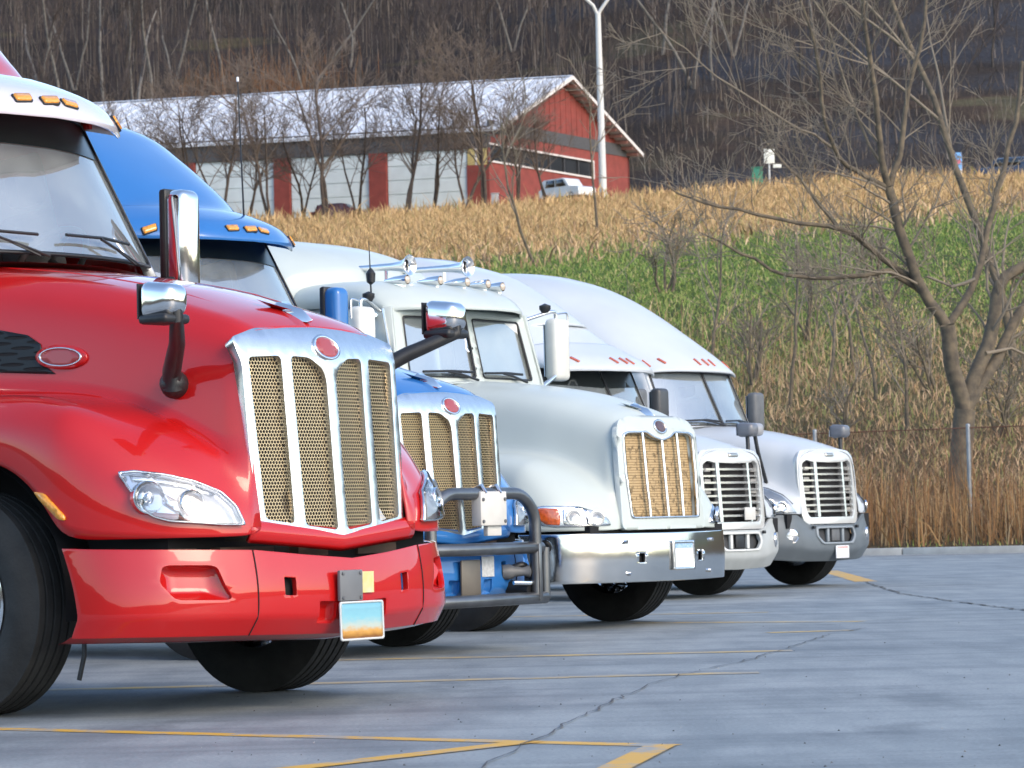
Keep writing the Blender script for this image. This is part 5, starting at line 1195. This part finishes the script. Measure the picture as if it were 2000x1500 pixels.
def saplings():
    sp = [(1530, 84, 4.6, 'slender bare sapling on the bank just right of the farthest truck roof'), (1372, 92, 4.4, 'thin bare sapling rising above the farthest truck dome'), (1600, 86, 4.2, 'thin grey sapling between the truck mirrors and the big tree'), (1655, 90, 4.6, 'twiggy sapling under the long branch of the big tree'),
          (1760, 80, 3.6, 'low twiggy bush left of the big tree trunk'), (1045, 128, 6.0, 'lone crooked sapling on the green grass above the white roofs'), (1165, 150, 6.5, 'thin dark sapling beneath the lamp pole'), (1700, 84, 3.4, 'small grey sapling in tan weeds near the big tree'),
          (1465, 88, 2.2, 'low bare bush just behind the farthest truck windshield'), (1575, 95, 2.4, 'low bare bush above the tall sapling on the bank'), (1640, 80, 1.8, 'small twiggy bush above the fence post'), (1820, 84, 2.2, 'low tangle of twigs at the foot of the big tree'), (1950, 78, 2.0, 'small bare bush right of the big tree trunk'), (1300, 112, 2.6, 'low bush on the green grass above the farthest truck dome'), (1720, 100, 2.6, 'small bush on green grass under the big tree branch')]
    for i, (px, d, h, lab) in enumerate(sp):
        make_tree('sapling', lab, foot(px, d), 130 + i, h, .055 if d < 100 else .07, bark_g, twig_g, 'saplings on the bank', 2, .6, .2, (5, 7), .010 if d < 100 else .016, ((-.25 if i in (5,) else random.Random(i).gauss(0, .1)), 0), 1 if i < 8 else 4)
def big_tree():
    D = 73.0; S = FPX / D
    limbs = [  # pixels along the limb, width in pixels at both ends, depth offset towards the far end
        ([(1872, 1010), (1876, 900), (1884, 800)], 66, 58, 0),
        ([(1884, 805), (1868, 745), (1856, 690), (1850, 635)], 46, 40, -.3),
        ([(1886, 800), (1912, 715), (1938, 640), (1948, 575), (1964, 540), (1990, 525), (2040, 500)], 42, 26, .8),
        ([(1890, 795), (1945, 705), (1985, 620), (2020, 560), (2060, 440)], 36, 22, 1.6),
        ([(1850, 640), (1815, 590), (1790, 545), (1768, 480), (1748, 415), (1735, 365)], 34, 28, -.6),
        ([(1735, 370), (1722, 310), (1714, 235), (1704, 150), (1692, 70), (1686, -30)], 22, 12, -1.2),
        ([(1738, 368), (1758, 305), (1768, 220), (1786, 130), (1806, 40), (1812, -40)], 20, 9, .4),
        ([(1735, 368), (1690, 345), (1655, 325), (1628, 285), (1610, 235), (1602, 150), (1590, 80), (1560, -10)], 17, 7, -2.0),
        ([(1850, 640), (1882, 592), (1905, 545), (1922, 480), (1940, 410), (1962, 330), (1985, 240), (1996, 120)], 26, 12, 1.0),
        ([(1806, 575), (1770, 550), (1735, 528), (1690, 538), (1630, 543), (1560, 540), (1505, 527), (1445, 495), (1405, 470), (1370, 455)], 20, 5, -1.5),
        ([(1785, 545), (1745, 520), (1705, 488), (1668, 458), (1622, 442), (1560, 436), (1482, 420), (1405, 404), (1345, 385), (1300, 360)], 21, 5, -2.5),
        ([(1640, 450), (1600, 400), (1560, 345), (1520, 305), (1490, 270)], 11, 4, -2.5),
        ([(1628, 290), (1590, 262), (1540, 240), (1480, 200), (1400, 150), (1340, 95), (1290, 60)], 9, 3, -3),
        ([(1720, 320), (1680, 240), (1650, 160), (1620, 60), (1600, -20)], 9, 4, -2),
        ([(1905, 545), (1860, 560), (1810, 540)], 12, 7, 0), ([(1925, 690), (1975, 680), (2030, 705)], 12, 7, 1)]
    base = at(1872, 1010, D); base.z = float(terrain_z(base.x, base.y)) - .2
    T = thing('bare_tree', 'large spreading leafless tree with forked trunk at the right', 'tree', base)
    rg = random.Random(77); tr, cr = [], []
    for n, (pp, w0, w1, dz) in enumerate(limbs):
        k = len(pp); P = [at(x, y, D + dz * i / (k - 1)) - base for i, (x, y) in enumerate(pp)]
        if n == 0: P[0] = Vector((0, 0, -.1))
        P2 = []
        for i in range(k - 1): P2 += [P[i], P[i].lerp(P[i + 1], .5) + Vector((rg.gauss(0, .02), 0, rg.gauss(0, .02)))]
        P2.append(P[-1]); rs = list(np.linspace(w0, w1, len(P2)) * (.74 if n < 4 else .66) / S / 2)
        (tr if n < 11 else cr).append((0, P2, rs))
        nk = 0 if n < 2 else int(3 + 9 * (len(pp) / 8))
        for c in range(nk):
            t = rg.uniform(.25, 1) * (len(P2) - 1); i = min(int(t), len(P2) - 2); q = P2[i].lerp(P2[i + 1], t - i); ax = (P2[i + 1] - P2[i]).normalized()
            s = Vector((rg.gauss(0, 1), rg.gauss(0, .8), rg.gauss(.25, .8))); s = (s - ax * s.dot(ax)).normalized()
            branch(cr, rg, q, (ax * .7 + s * .7).normalized(), rg.uniform(.9, 2.8), max(.009, rs[i] * .30), 1, 3, .6, .22, (3, 5), .0062, .30)
    v, f = tubes_mesh(tr, (9,)); obj('trunk', v, f, bark_g, T, True)
    v, f = tubes_mesh(cr, (7, 5, 4, 3)); obj('crown', v, f, twig_g, T, True)
    # a second trunk at the picture's right edge
    b2 = at(1990, 860, 86); b2.z = float(terrain_z(b2.x, b2.y)) - .1
    make_tree('bare_tree', 'straight grey trunk cut by the right edge, behind the big tree', b2, 171, 13.5, .12, bark_g, twig_g, None, 3, .6, .3, (4, 6), .008, (.0, 0))

# ------------------------------------------------------------------ the red building on the crest
def wall_hit(px, py, A, u):
    """photo pixel on the vertical plane through A along u -> (distance along u, height)"""
    v = ray(px, py); nrm = Vector((-u.y, u.x, 0)); t = (A - EYE).dot(nrm) / v.dot(nrm); q = EYE + v * t; return (q - A).dot(u), q.z
def building():
    A = at(957, 400, 262); A.z = 27.0
    u = Vector((-.97, .243, 0)).normalized(); w_ = Vector((.50, .866, 0)).normalized()
    B = thing('red_building', 'long red garage building with pale metal roof on the crest', 'building', A)
    red_w = mat('barn_red', (.25, .050, .038), rough=.8, noise=.25, nscale=1.5)
    band = mat('band_grey', (.075, .075, .080), rough=.8, noise=.2)
    pale = mat('door_pale', (.62, .68, .68), rough=.5, noise=.12, nscale=.8)
    trim = mat('trim_white', (.62, .58, .55), rough=.6)
    roof_m = mat('roof_metal', (.62, .645, .69), rough=.5, metal=.1, noise=.04, nscale=1)
    zl = lambda z: z - 27.0
    P = lambda a, b, z: Vector((0, 0, zl(z))) + u * a + w_ * b
    La = wall_hit(-90, 280, A, u)[0]; Lb = wall_hit(1229, 330, A, w_)[0]
    zE = 32.35; zR = wall_hit(1105, 155, A + w_ * Lb * .5, u)[1]
    def slab(name, a0, a1, b0, b1, z0, z1, m, par=B):
        v = [P(a0, b0, z0), P(a1, b0, z0), P(a1, b1, z0), P(a0, b1, z0), P(a0, b0, z1), P(a1, b0, z1), P(a1, b1, z1), P(a0, b1, z1)]
        o = obj(name, v, BOXF, m, par); bm = bmesh.new(); bm.from_mesh(o.data); bmesh.ops.recalc_face_normals(bm, faces=bm.faces); bm.to_mesh(o.data); bm.free(); return o
    # long front
    slab('front_band', -.02, La, -.06, .3, wall_hit(800, 296, A, u)[1], zE + .35, band)
    zt = wall_hit(800, 296, A, u)[1]
    pil = [wall_hit(px, 350, A, u)[0] for px in (912, 755, 721, 566, 535, 380, 345, 190)]
    for a0, a1 in ((0, pil[0]), (pil[1], pil[2]), (pil[3], pil[4]), (pil[5], pil[6]), (pil[7], pil[7] + 1.5)):
        if a0 == 0:
            slab('corner_wall', .001, a1, .0, .3, 26.0, wall_hit(935, 322, A, u)[1], red_w)
            yw = slab('corner_window', .05, a1 - .05, .05, .25, wall_hit(935, 322, A, u)[1], zt, mat('window_lit_amber', (.60, .46, .18), rough=.3, noise=.3, nscale=2))  # yellow of the lit, reflecting pane is put into its base colour
            slab('window_post', a1 * .55, a1 * .55 + .12, .0, .05, wall_hit(935, 322, A, u)[1], zt, mat('trim_white', (0, 0, 0)), yw)
        else: slab('pillar', a0, a1, -.05, .35, 26.0, zt, red_w)
    for a0, a1 in ((pil[0], pil[1]), (pil[2], pil[3]), (pil[4], pil[5]), (pil[6], pil[7]), (pil[7] + 1.5, La - .4)):
        dr = slab('garage_door', a0 + .01, a1 - .01, .22, .3, 26.0, zt, pale); n = 4; h = (zt - 26.4) / n
        for k in range(n): slab('door_panel', a0 + .06, a1 - .06, .14, .24, 26.4 + k * h + .03, 26.4 + (k + 1) * h - .03, pale, dr)
    slab('end_wall', La - .38, La, 0, Lb, 26, zE + .3, red_w); slab('rear_wall', 0, La, Lb - .3, Lb, 26, zE + .3, red_w)
    # gable end
    r = lambda px, py: wall_hit(px, py, A, w_)
    b0, z0 = r(962, 318); b1, z1 = r(1158, 342); _, zt0 = r(962, 288); _, zt1 = r(1158, 313)
    zw0 = (z0 + z1) / 2; zw1 = (zt0 + zt1) / 2; wb1 = b1
    gab = [(0, 26.0), (Lb, 26.0), (Lb, zE + .2), (Lb * .5, zR - .25), (0, zE + .2)]
    hole = [(.25, zw0), (wb1, zw0), (wb1, zw1), (.25, zw1)]
    fn = lambda b, z: P(0, b, z)
    out = tuple(Vector((w_.y, -w_.x, 0)))
    plate('gable_wall', gab, [hole], fn, red_w, B, 1.2, .25, out=out, smooth=False)
    e = Vector(out)
    def trimbar(name, b0_, b1_, z0_, z1_, m, pr, par=B):
        return plate(name, [(b0_, z0_), (b1_, z0_), (b1_, z1_), (b0_, z1_)], [], lambda b, z: P(0, b, z) + e * pr, m, par, 3, pr + .1, out=out, smooth=False)
    wn = plate('ribbon_window', hole, [], lambda b, z: P(0, b, z) - e * .12, mat('window_dark', (.03, .032, .036), rough=.15, noise=.4, nscale=.5), B, 2, .05, out=out, smooth=False)
    for k in range(1, 7): trimbar('mullion', .25 + (wb1 - .25) * k / 7 - .05, .25 + (wb1 - .25) * k / 7 + .05, zw0, zw1, band, .0, wn)
    tw = .15
    for (c0, c1, d0, d1) in ((.0, wb1 + tw, zw0 - tw, zw0), (.0, wb1 + tw, zw1, zw1 + tw), (wb1, wb1 + tw, zw0 + .001, zw1 - .001)): trimbar('window_trim', c0, c1, d0, d1, trim, .10, wn)
    _, zb0 = r(1200, 303); _, zb1 = r(1200, 280)
    trimbar('gable_band', -.02, Lb + .02, zb0, zb1, band, .06)
    for k in range(1, 26):
        b = Lb * k / 26; top = zE + .1 + (zR - .35 - zE) * (1 - abs(b / Lb * 2 - 1))
        trimbar('batten', b - .05, b + .05, zb1 + .02, max(top, zb1 + .06), red_w, .035)
    # roof: two slopes with standing seams, overhanging at eaves and gable
    ov = 1.1; oe = .35; sl = (zR - zE) / (Lb * .5)
    def slope(name, sgn):
        pts = []
        for a in (-ov, La + .6):
            for t in (0, 1):
                b = Lb * .5 + sgn * (Lb * .5 + oe) * t; z = zR - sl * (Lb * .5 + oe) * t + .25; pts.append((a, b, z))
        v = [P(*q) for q in pts] + [P(q[0], q[1], q[2] - .22) for q in pts]
        o = obj(name, v, [(0, 1, 3, 2), (4, 6, 7, 5), (0, 4, 5, 1), (2, 3, 7, 6), (1, 5, 7, 3), (0, 2, 6, 4)], roof_m, B)
        bm = bmesh.new(); bm.from_mesh(o.data); bmesh.ops.recalc_face_normals(bm, faces=bm.faces); bm.to_mesh(o.data); bm.free()
        n = 44
        for k in range(n + 1):
            a = -ov + .05 + (La + .55 + ov) * k / n; v = []
            for t in (.004, .996):
                b = Lb * .5 + sgn * (Lb * .5 + oe) * t; z = zR - sl * (Lb * .5 + oe) * t + .25
                v += [P(a - .03, b, z), P(a + .03, b, z), P(a + .03, b, z + .07), P(a - .03, b, z + .07)]
            obj('roof_seam', v, [(0, 1, 5, 4), (1, 2, 6, 5), (2, 3, 7, 6), (3, 0, 4, 7), (0, 3, 2, 1), (4, 5, 6, 7)], roof_m, o)
        bg_ = []
        for t in (0, 1):
            b = Lb * .5 + sgn * (Lb * .5 + oe) * t; z = zR - sl * (Lb * .5 + oe) * t
            bg_ += [P(-ov - .08, b, z - .03), P(-ov + .04, b, z - .03), P(-ov + .04, b, z + .28), P(-ov - .08, b, z + .28)]
        obj('barge_board', bg_, [(0, 1, 5, 4), (1, 2, 6, 5), (2, 3, 7, 6), (3, 0, 4, 7), (0, 3, 2, 1), (4, 5, 6, 7)], trim, o)
        for k in range(12):
            t = (k + .7) / 12.5; b = Lb * .5 + sgn * (Lb * .5 + oe) * t; z = zR - sl * (Lb * .5 + oe) * t - .02
            v = [P(a, b + s * .11, z + dz) for a in (-ov + .06, -.01) for s, dz in ((-1, -.28), (1, -.28), (1, 0), (-1, 0))]
            obj('purlin', v, [(0, 1, 5, 4), (1, 2, 6, 5), (2, 3, 7, 6), (3, 0, 4, 7), (0, 3, 2, 1), (4, 5, 6, 7)], mat('purlin_brown', (.16, .07, .055), rough=.8), o)
        return o
    slope('roof_slope', -1); slope('roof_slope', 1)
    v = [P(a, Lb * .5 + s * .35, zR + .24 + dz) for a in (-ov, La + .6) for s, dz in ((-1, -.02), (0, .10), (1, -.02))]
    obj('ridge_cap', v, [(0, 1, 4, 3), (1, 2, 5, 4)], roof_m, B)
    return A, u, w_

def car(label, loc, rz, paint, kind):
    C = thing('parked_car', label, 'car', loc, rz)
    Ls, Hs = (4.7, 1.62)
    prof = [(-2.3, .35), (-2.32, .8), (-2.2, .98), (-1.95, 1.02), (-1.75, 1.52), (-1.5, 1.62), (.1, 1.64), (.45, 1.58), (1.0, 1.06), (1.9, .96), (2.25, .82), (2.3, .5), (2.25, .32)]
    if kind == 'suv': prof = [(-2.3, .4), (-2.32, 1.0), (-2.25, 1.1), (-2.1, 1.72), (-1.9, 1.84), (.2, 1.86), (.55, 1.78), (1.05, 1.18), (1.95, 1.08), (2.25, .95), (2.3, .55), (2.25, .38)]
    v, f = [], []; n = len(prof)
    for y, sc in ((-.90, 0), (-.80, 1), (.80, 1), (.90, 0)):
        for x, z in prof:
            ins = .0 if z < 1.1 else .14
            v.append((x, math.copysign(abs(y) - ins, y), z if sc else max(z - .04, .3) if z > 1.1 else z))
    for r_ in range(3):
        for i in range(n): a, b = r_ * n + i, r_ * n + (i + 1) % n; f.append((a, b, b + n, a + n))
    f += [tuple(range(n))[::-1], tuple(range(3 * n, 4 * n))]
    bd = obj('body', v, f, paint, C); bm = bmesh.new(); bm.from_mesh(bd.data); bmesh.ops.recalc_face_normals(bm, faces=bm.faces); bm.to_mesh(bd.data); bm.free(); auto(bd, 40)
    zt = 1.55 if kind == 'car' else 1.74; zb = 1.08 if kind == 'car' else 1.2
    gm = mat('car_glass', (.02, .025, .03), rough=.06, coat=1)
    for s in (-1, 1):
        for x0, x1, x0t, x1t in ((-1.72, -.62, -1.55, -.62), (-.52, .72, -.52, .30)):
            plate('side_window', [(x0, zb), (x1, zb), (x1t, zt), (x0t, zt)], [], lambda x, z: (x, s * .785, z), gm, C, .4, .05, out=(0, s, 0))
    obj('windscreen', [(.98, -.7, zb), (.98, .7, zb), (.47, .6, zt + .03), (.47, -.6, zt + .03), (1.01, -.7, zb), (1.01, .7, zb), (.50, .6, zt + .03), (.50, -.6, zt + .03)], BOXF, gm, C)
    xr = -2.02 if kind == 'car' else -2.28
    obj('rear_window', [(xr, -.66, zb), (xr, .66, zb), (xr + .2, .6, zt), (xr + .2, -.6, zt), (xr - .04, -.66, zb), (xr - .04, .66, zb), (xr + .16, .6, zt), (xr + .16, -.6, zt)], BOXF, gm, C)
    for sx in (-1.42, 1.42):
        for s in (-1, 1):
            w0 = lathe('wheel', [(-.1, .0), (-.1, .32), (.1, .32), (.1, .22), (.06, 0)], (sx, s * .80, .33), (0, s, 0), rubber, C, 20)
    for s in (-1, 1):
        box('headlight', 2.16, 2.30, s * .62 - .16, s * .62 + .16, .68, .84, silver, C, .03); box('tail_light', -2.34, -2.26, s * .70 - .12, s * .70 + .12, .72, 1.0, red_lens, C, .02)
    return C

def street_things(A, u, w_):
    # lamp pole
    white_p = mat('pole_white', (.62, .62, .60), rough=.5, noise=.08)
    d = 246; b = at(1178, 376, d); zb = float(terrain_z(b.x, b.y)); 
    L = thing('lamp_pole', 'tall white lamp pole in front of the building gable', 'lamp pole', (b.x, b.y, zb))
    top = at(1168, 26, d) - Vector((b.x, b.y, zb))
    tube('pole', [(0, 0, 0), top * .5, top], [.30, .25, .20], white_p, L, 14)
    box('base', -.4, .4, -.4, .4, 0, .35, mat('kerb_concrete', (0, 0, 0)), L, .05)
    for s in (-1, 1):
        e = top + Vector((s * (.95 if s > 0 else .35), -.2, 1.25 if s > 0 else .55)); ar = tube('arm', [top - Vector((0, 0, .2)), top + Vector((s * .2, 0, .25)), e, e + Vector((s * .9, 0, .9))], .13, white_p, L, 10)
        q = e + Vector((s * 1.3, 0, 1.0)); box('lamp_head', q.x - .6, q.x + .6, q.y - .3, q.y + .3, q.z - .12, q.z + .12, white_p, ar, .06)
    # cars
    p = at(668, 395, 257); p.z = float(terrain_z(p.x, p.y)); car('dark maroon car parked before the pale garage doors', (p.x, p.y, p.z - .15), math.atan2(u.y, u.x) + math.pi, mat('maroon_paint', (.10, .012, .014), rough=.3, coat=1), 'car')
    p = at(1108, 372, 254); p.z = float(terrain_z(p.x, p.y)); car('white sport utility car parked at the gable end', (p.x, p.y, p.z + .35), math.atan2(w_.y, w_.x) - 1.9, mat('car_white', (.72, .73, .72), rough=.3, coat=.8), 'suv')
    p = at(1962, 340, 262); p.z = float(terrain_z(p.x, p.y)); car('dark blue car half hidden behind tree trunks at the right', (p.x, p.y, p.z + .2), 2.6, mat('navy_paint', (.012, .022, .06), rough=.3, coat=1), 'suv')
    # signs on the crest
    p = at(1873, 350, 255); z = float(terrain_z(p.x, p.y)); S = thing('sign_pillar', 'slim light blue sign pillar standing on the crest at the right', 'sign', (p.x, p.y, z))
    hh = at(1873, 298, 255).z - z
    box('panel', -.26, .26, -.12, .12, .0, hh, mat('sign_blue', (.16, .40, .78), rough=.4, noise=.15, nscale=2), S, .03); box('white_panel', -.22, .22, -.135, -.121, hh * .10, hh * .42, mat('sign_white', (.75, .77, .80), rough=.4), S); box('red_mark', -.16, .16, -.137, -.122, hh * .62, hh * .76, mat('sign_red', (.55, .14, .18), rough=.4), S)
    p = at(1503, 350, 256); z = float(terrain_z(p.x, p.y)); S = thing('notice_board', 'small white notice board on a post on the crest', 'sign', (p.x, p.y, z))
    hh = at(1503, 291, 256).z - z; tube('post', [(0, 0, 0), (0, 0, hh - .3)], .07, white_p, S, 8); box('board', -.40, .42, -.12, -.05, hh - 1.15, hh, mat('board_white', (.78, .78, .70), rough=.5), S, .02); box('small_board', .3, .95, -.10, -.05, hh - 1.5, hh - 1.2, mat('board_white', (0, 0, 0)), S, .02)
    p = at(1479, 350, 257); z = float(terrain_z(p.x, p.y)); S = thing('utility_box', 'green utility box beside the white notice board', 'utility box', (p.x, p.y, z))
    hh = at(1479, 329, 257).z - z; box('cabinet', -.42, .42, -.3, .3, 0, hh, mat('box_green', (.06, .30, .17), rough=.5, noise=.2), S, .04); box('lid', -.46, .46, -.34, .34, hh + .002, hh + .1, mat('box_green', (0, 0, 0)), S, .02)
    p = at(967, 388, 256); z = float(terrain_z(p.x, p.y)); S = thing('utility_box', 'small pale cabinet at the near corner of the red building', 'utility box', (p.x, p.y, z)); box('cabinet', -.3, .3, -.25, .25, 0, 1.4, mat('cab_grey', (.42, .43, .46), rough=.5), S, .04); box('lid', -.34, .34, -.29, .29, 1.402, 1.46, mat('cab_grey', (0, 0, 0)), S, .02)
    # chain-link fence in the reeds
    galv = mat('galvanised', (.34, .36, .38), metal=.6, rough=.5, noise=.3)
    F0 = at(1597, 1050, 71.0); dirv = Vector((.90, -.43, 0)).normalized(); step = 3.45
    Fn = thing('chain_link_fence', 'rusty chain-link fence standing in the reeds behind the kerb', 'fence', (F0.x, F0.y, 0))
    pts = []
    for k in range(-2, 4):
        q = dirv * (step * k); zz = float(terrain_z(F0.x + q.x, F0.y + q.y)); pts.append(Vector((q.x, q.y, zz)))
        po = tube('post', [pts[-1] - Vector((0, 0, .2)), pts[-1] + Vector((0, 0, 2.15))], .045, galv, Fn, 10); lathe('cap', [(0, .05), (.03, .045), (.05, 0)], pts[-1] + Vector((0, 0, 2.15)), (0, 0, 1), galv, po, 10)
    rail_m = mat('rusty_rail', (.17, .075, .045), rough=.8, noise=.4)
    wv, wf = [], []
    for i in range(len(pts) - 1):
        a, b = pts[i], pts[i + 1]; tube('top_rail', [a + Vector((0, 0, 2.1)), b + Vector((0, 0, 2.1))], .014, rail_m, Fn, 6)
        n = 40; du = (b - a) / n
        for k in range(-12, n):
            for s in (1, -1):
                t0, t1 = (k, k + 13) if s > 0 else (k + 13, k); z0_, z1_ = .1, 2.08
                lo, hi = max(0, min(k, n)), min(n, k + 13)
                if hi <= lo: continue
                f0, f1 = (lo - k) / 13, (hi - k) / 13
                if s < 0: zz0, zz1 = z1_ - (z1_ - z0_) * f0, z1_ - (z1_ - z0_) * f1
                else: zz0, zz1 = z0_ + (z1_ - z0_) * f0, z0_ + (z1_ - z0_) * f1
                vq, fq = tube_data([a + du * lo + Vector((0, 0, zz0)), a + du * hi + Vector((0, 0, zz1))], .0035, 3, False); s0 = len(wv); wv += vq; wf += [tuple(s0 + j for j in q) for q in fq]
    wm_ = obj('wire_mesh', wv, wf, rail_m, Fn); wm_['kind'] = 'stuff'

build_trucks()
A_, u_, w2_ = building()
street_things(A_, u_, w2_)
build_grass()
big_tree(); barn_trees(); saplings(); hill_trees()
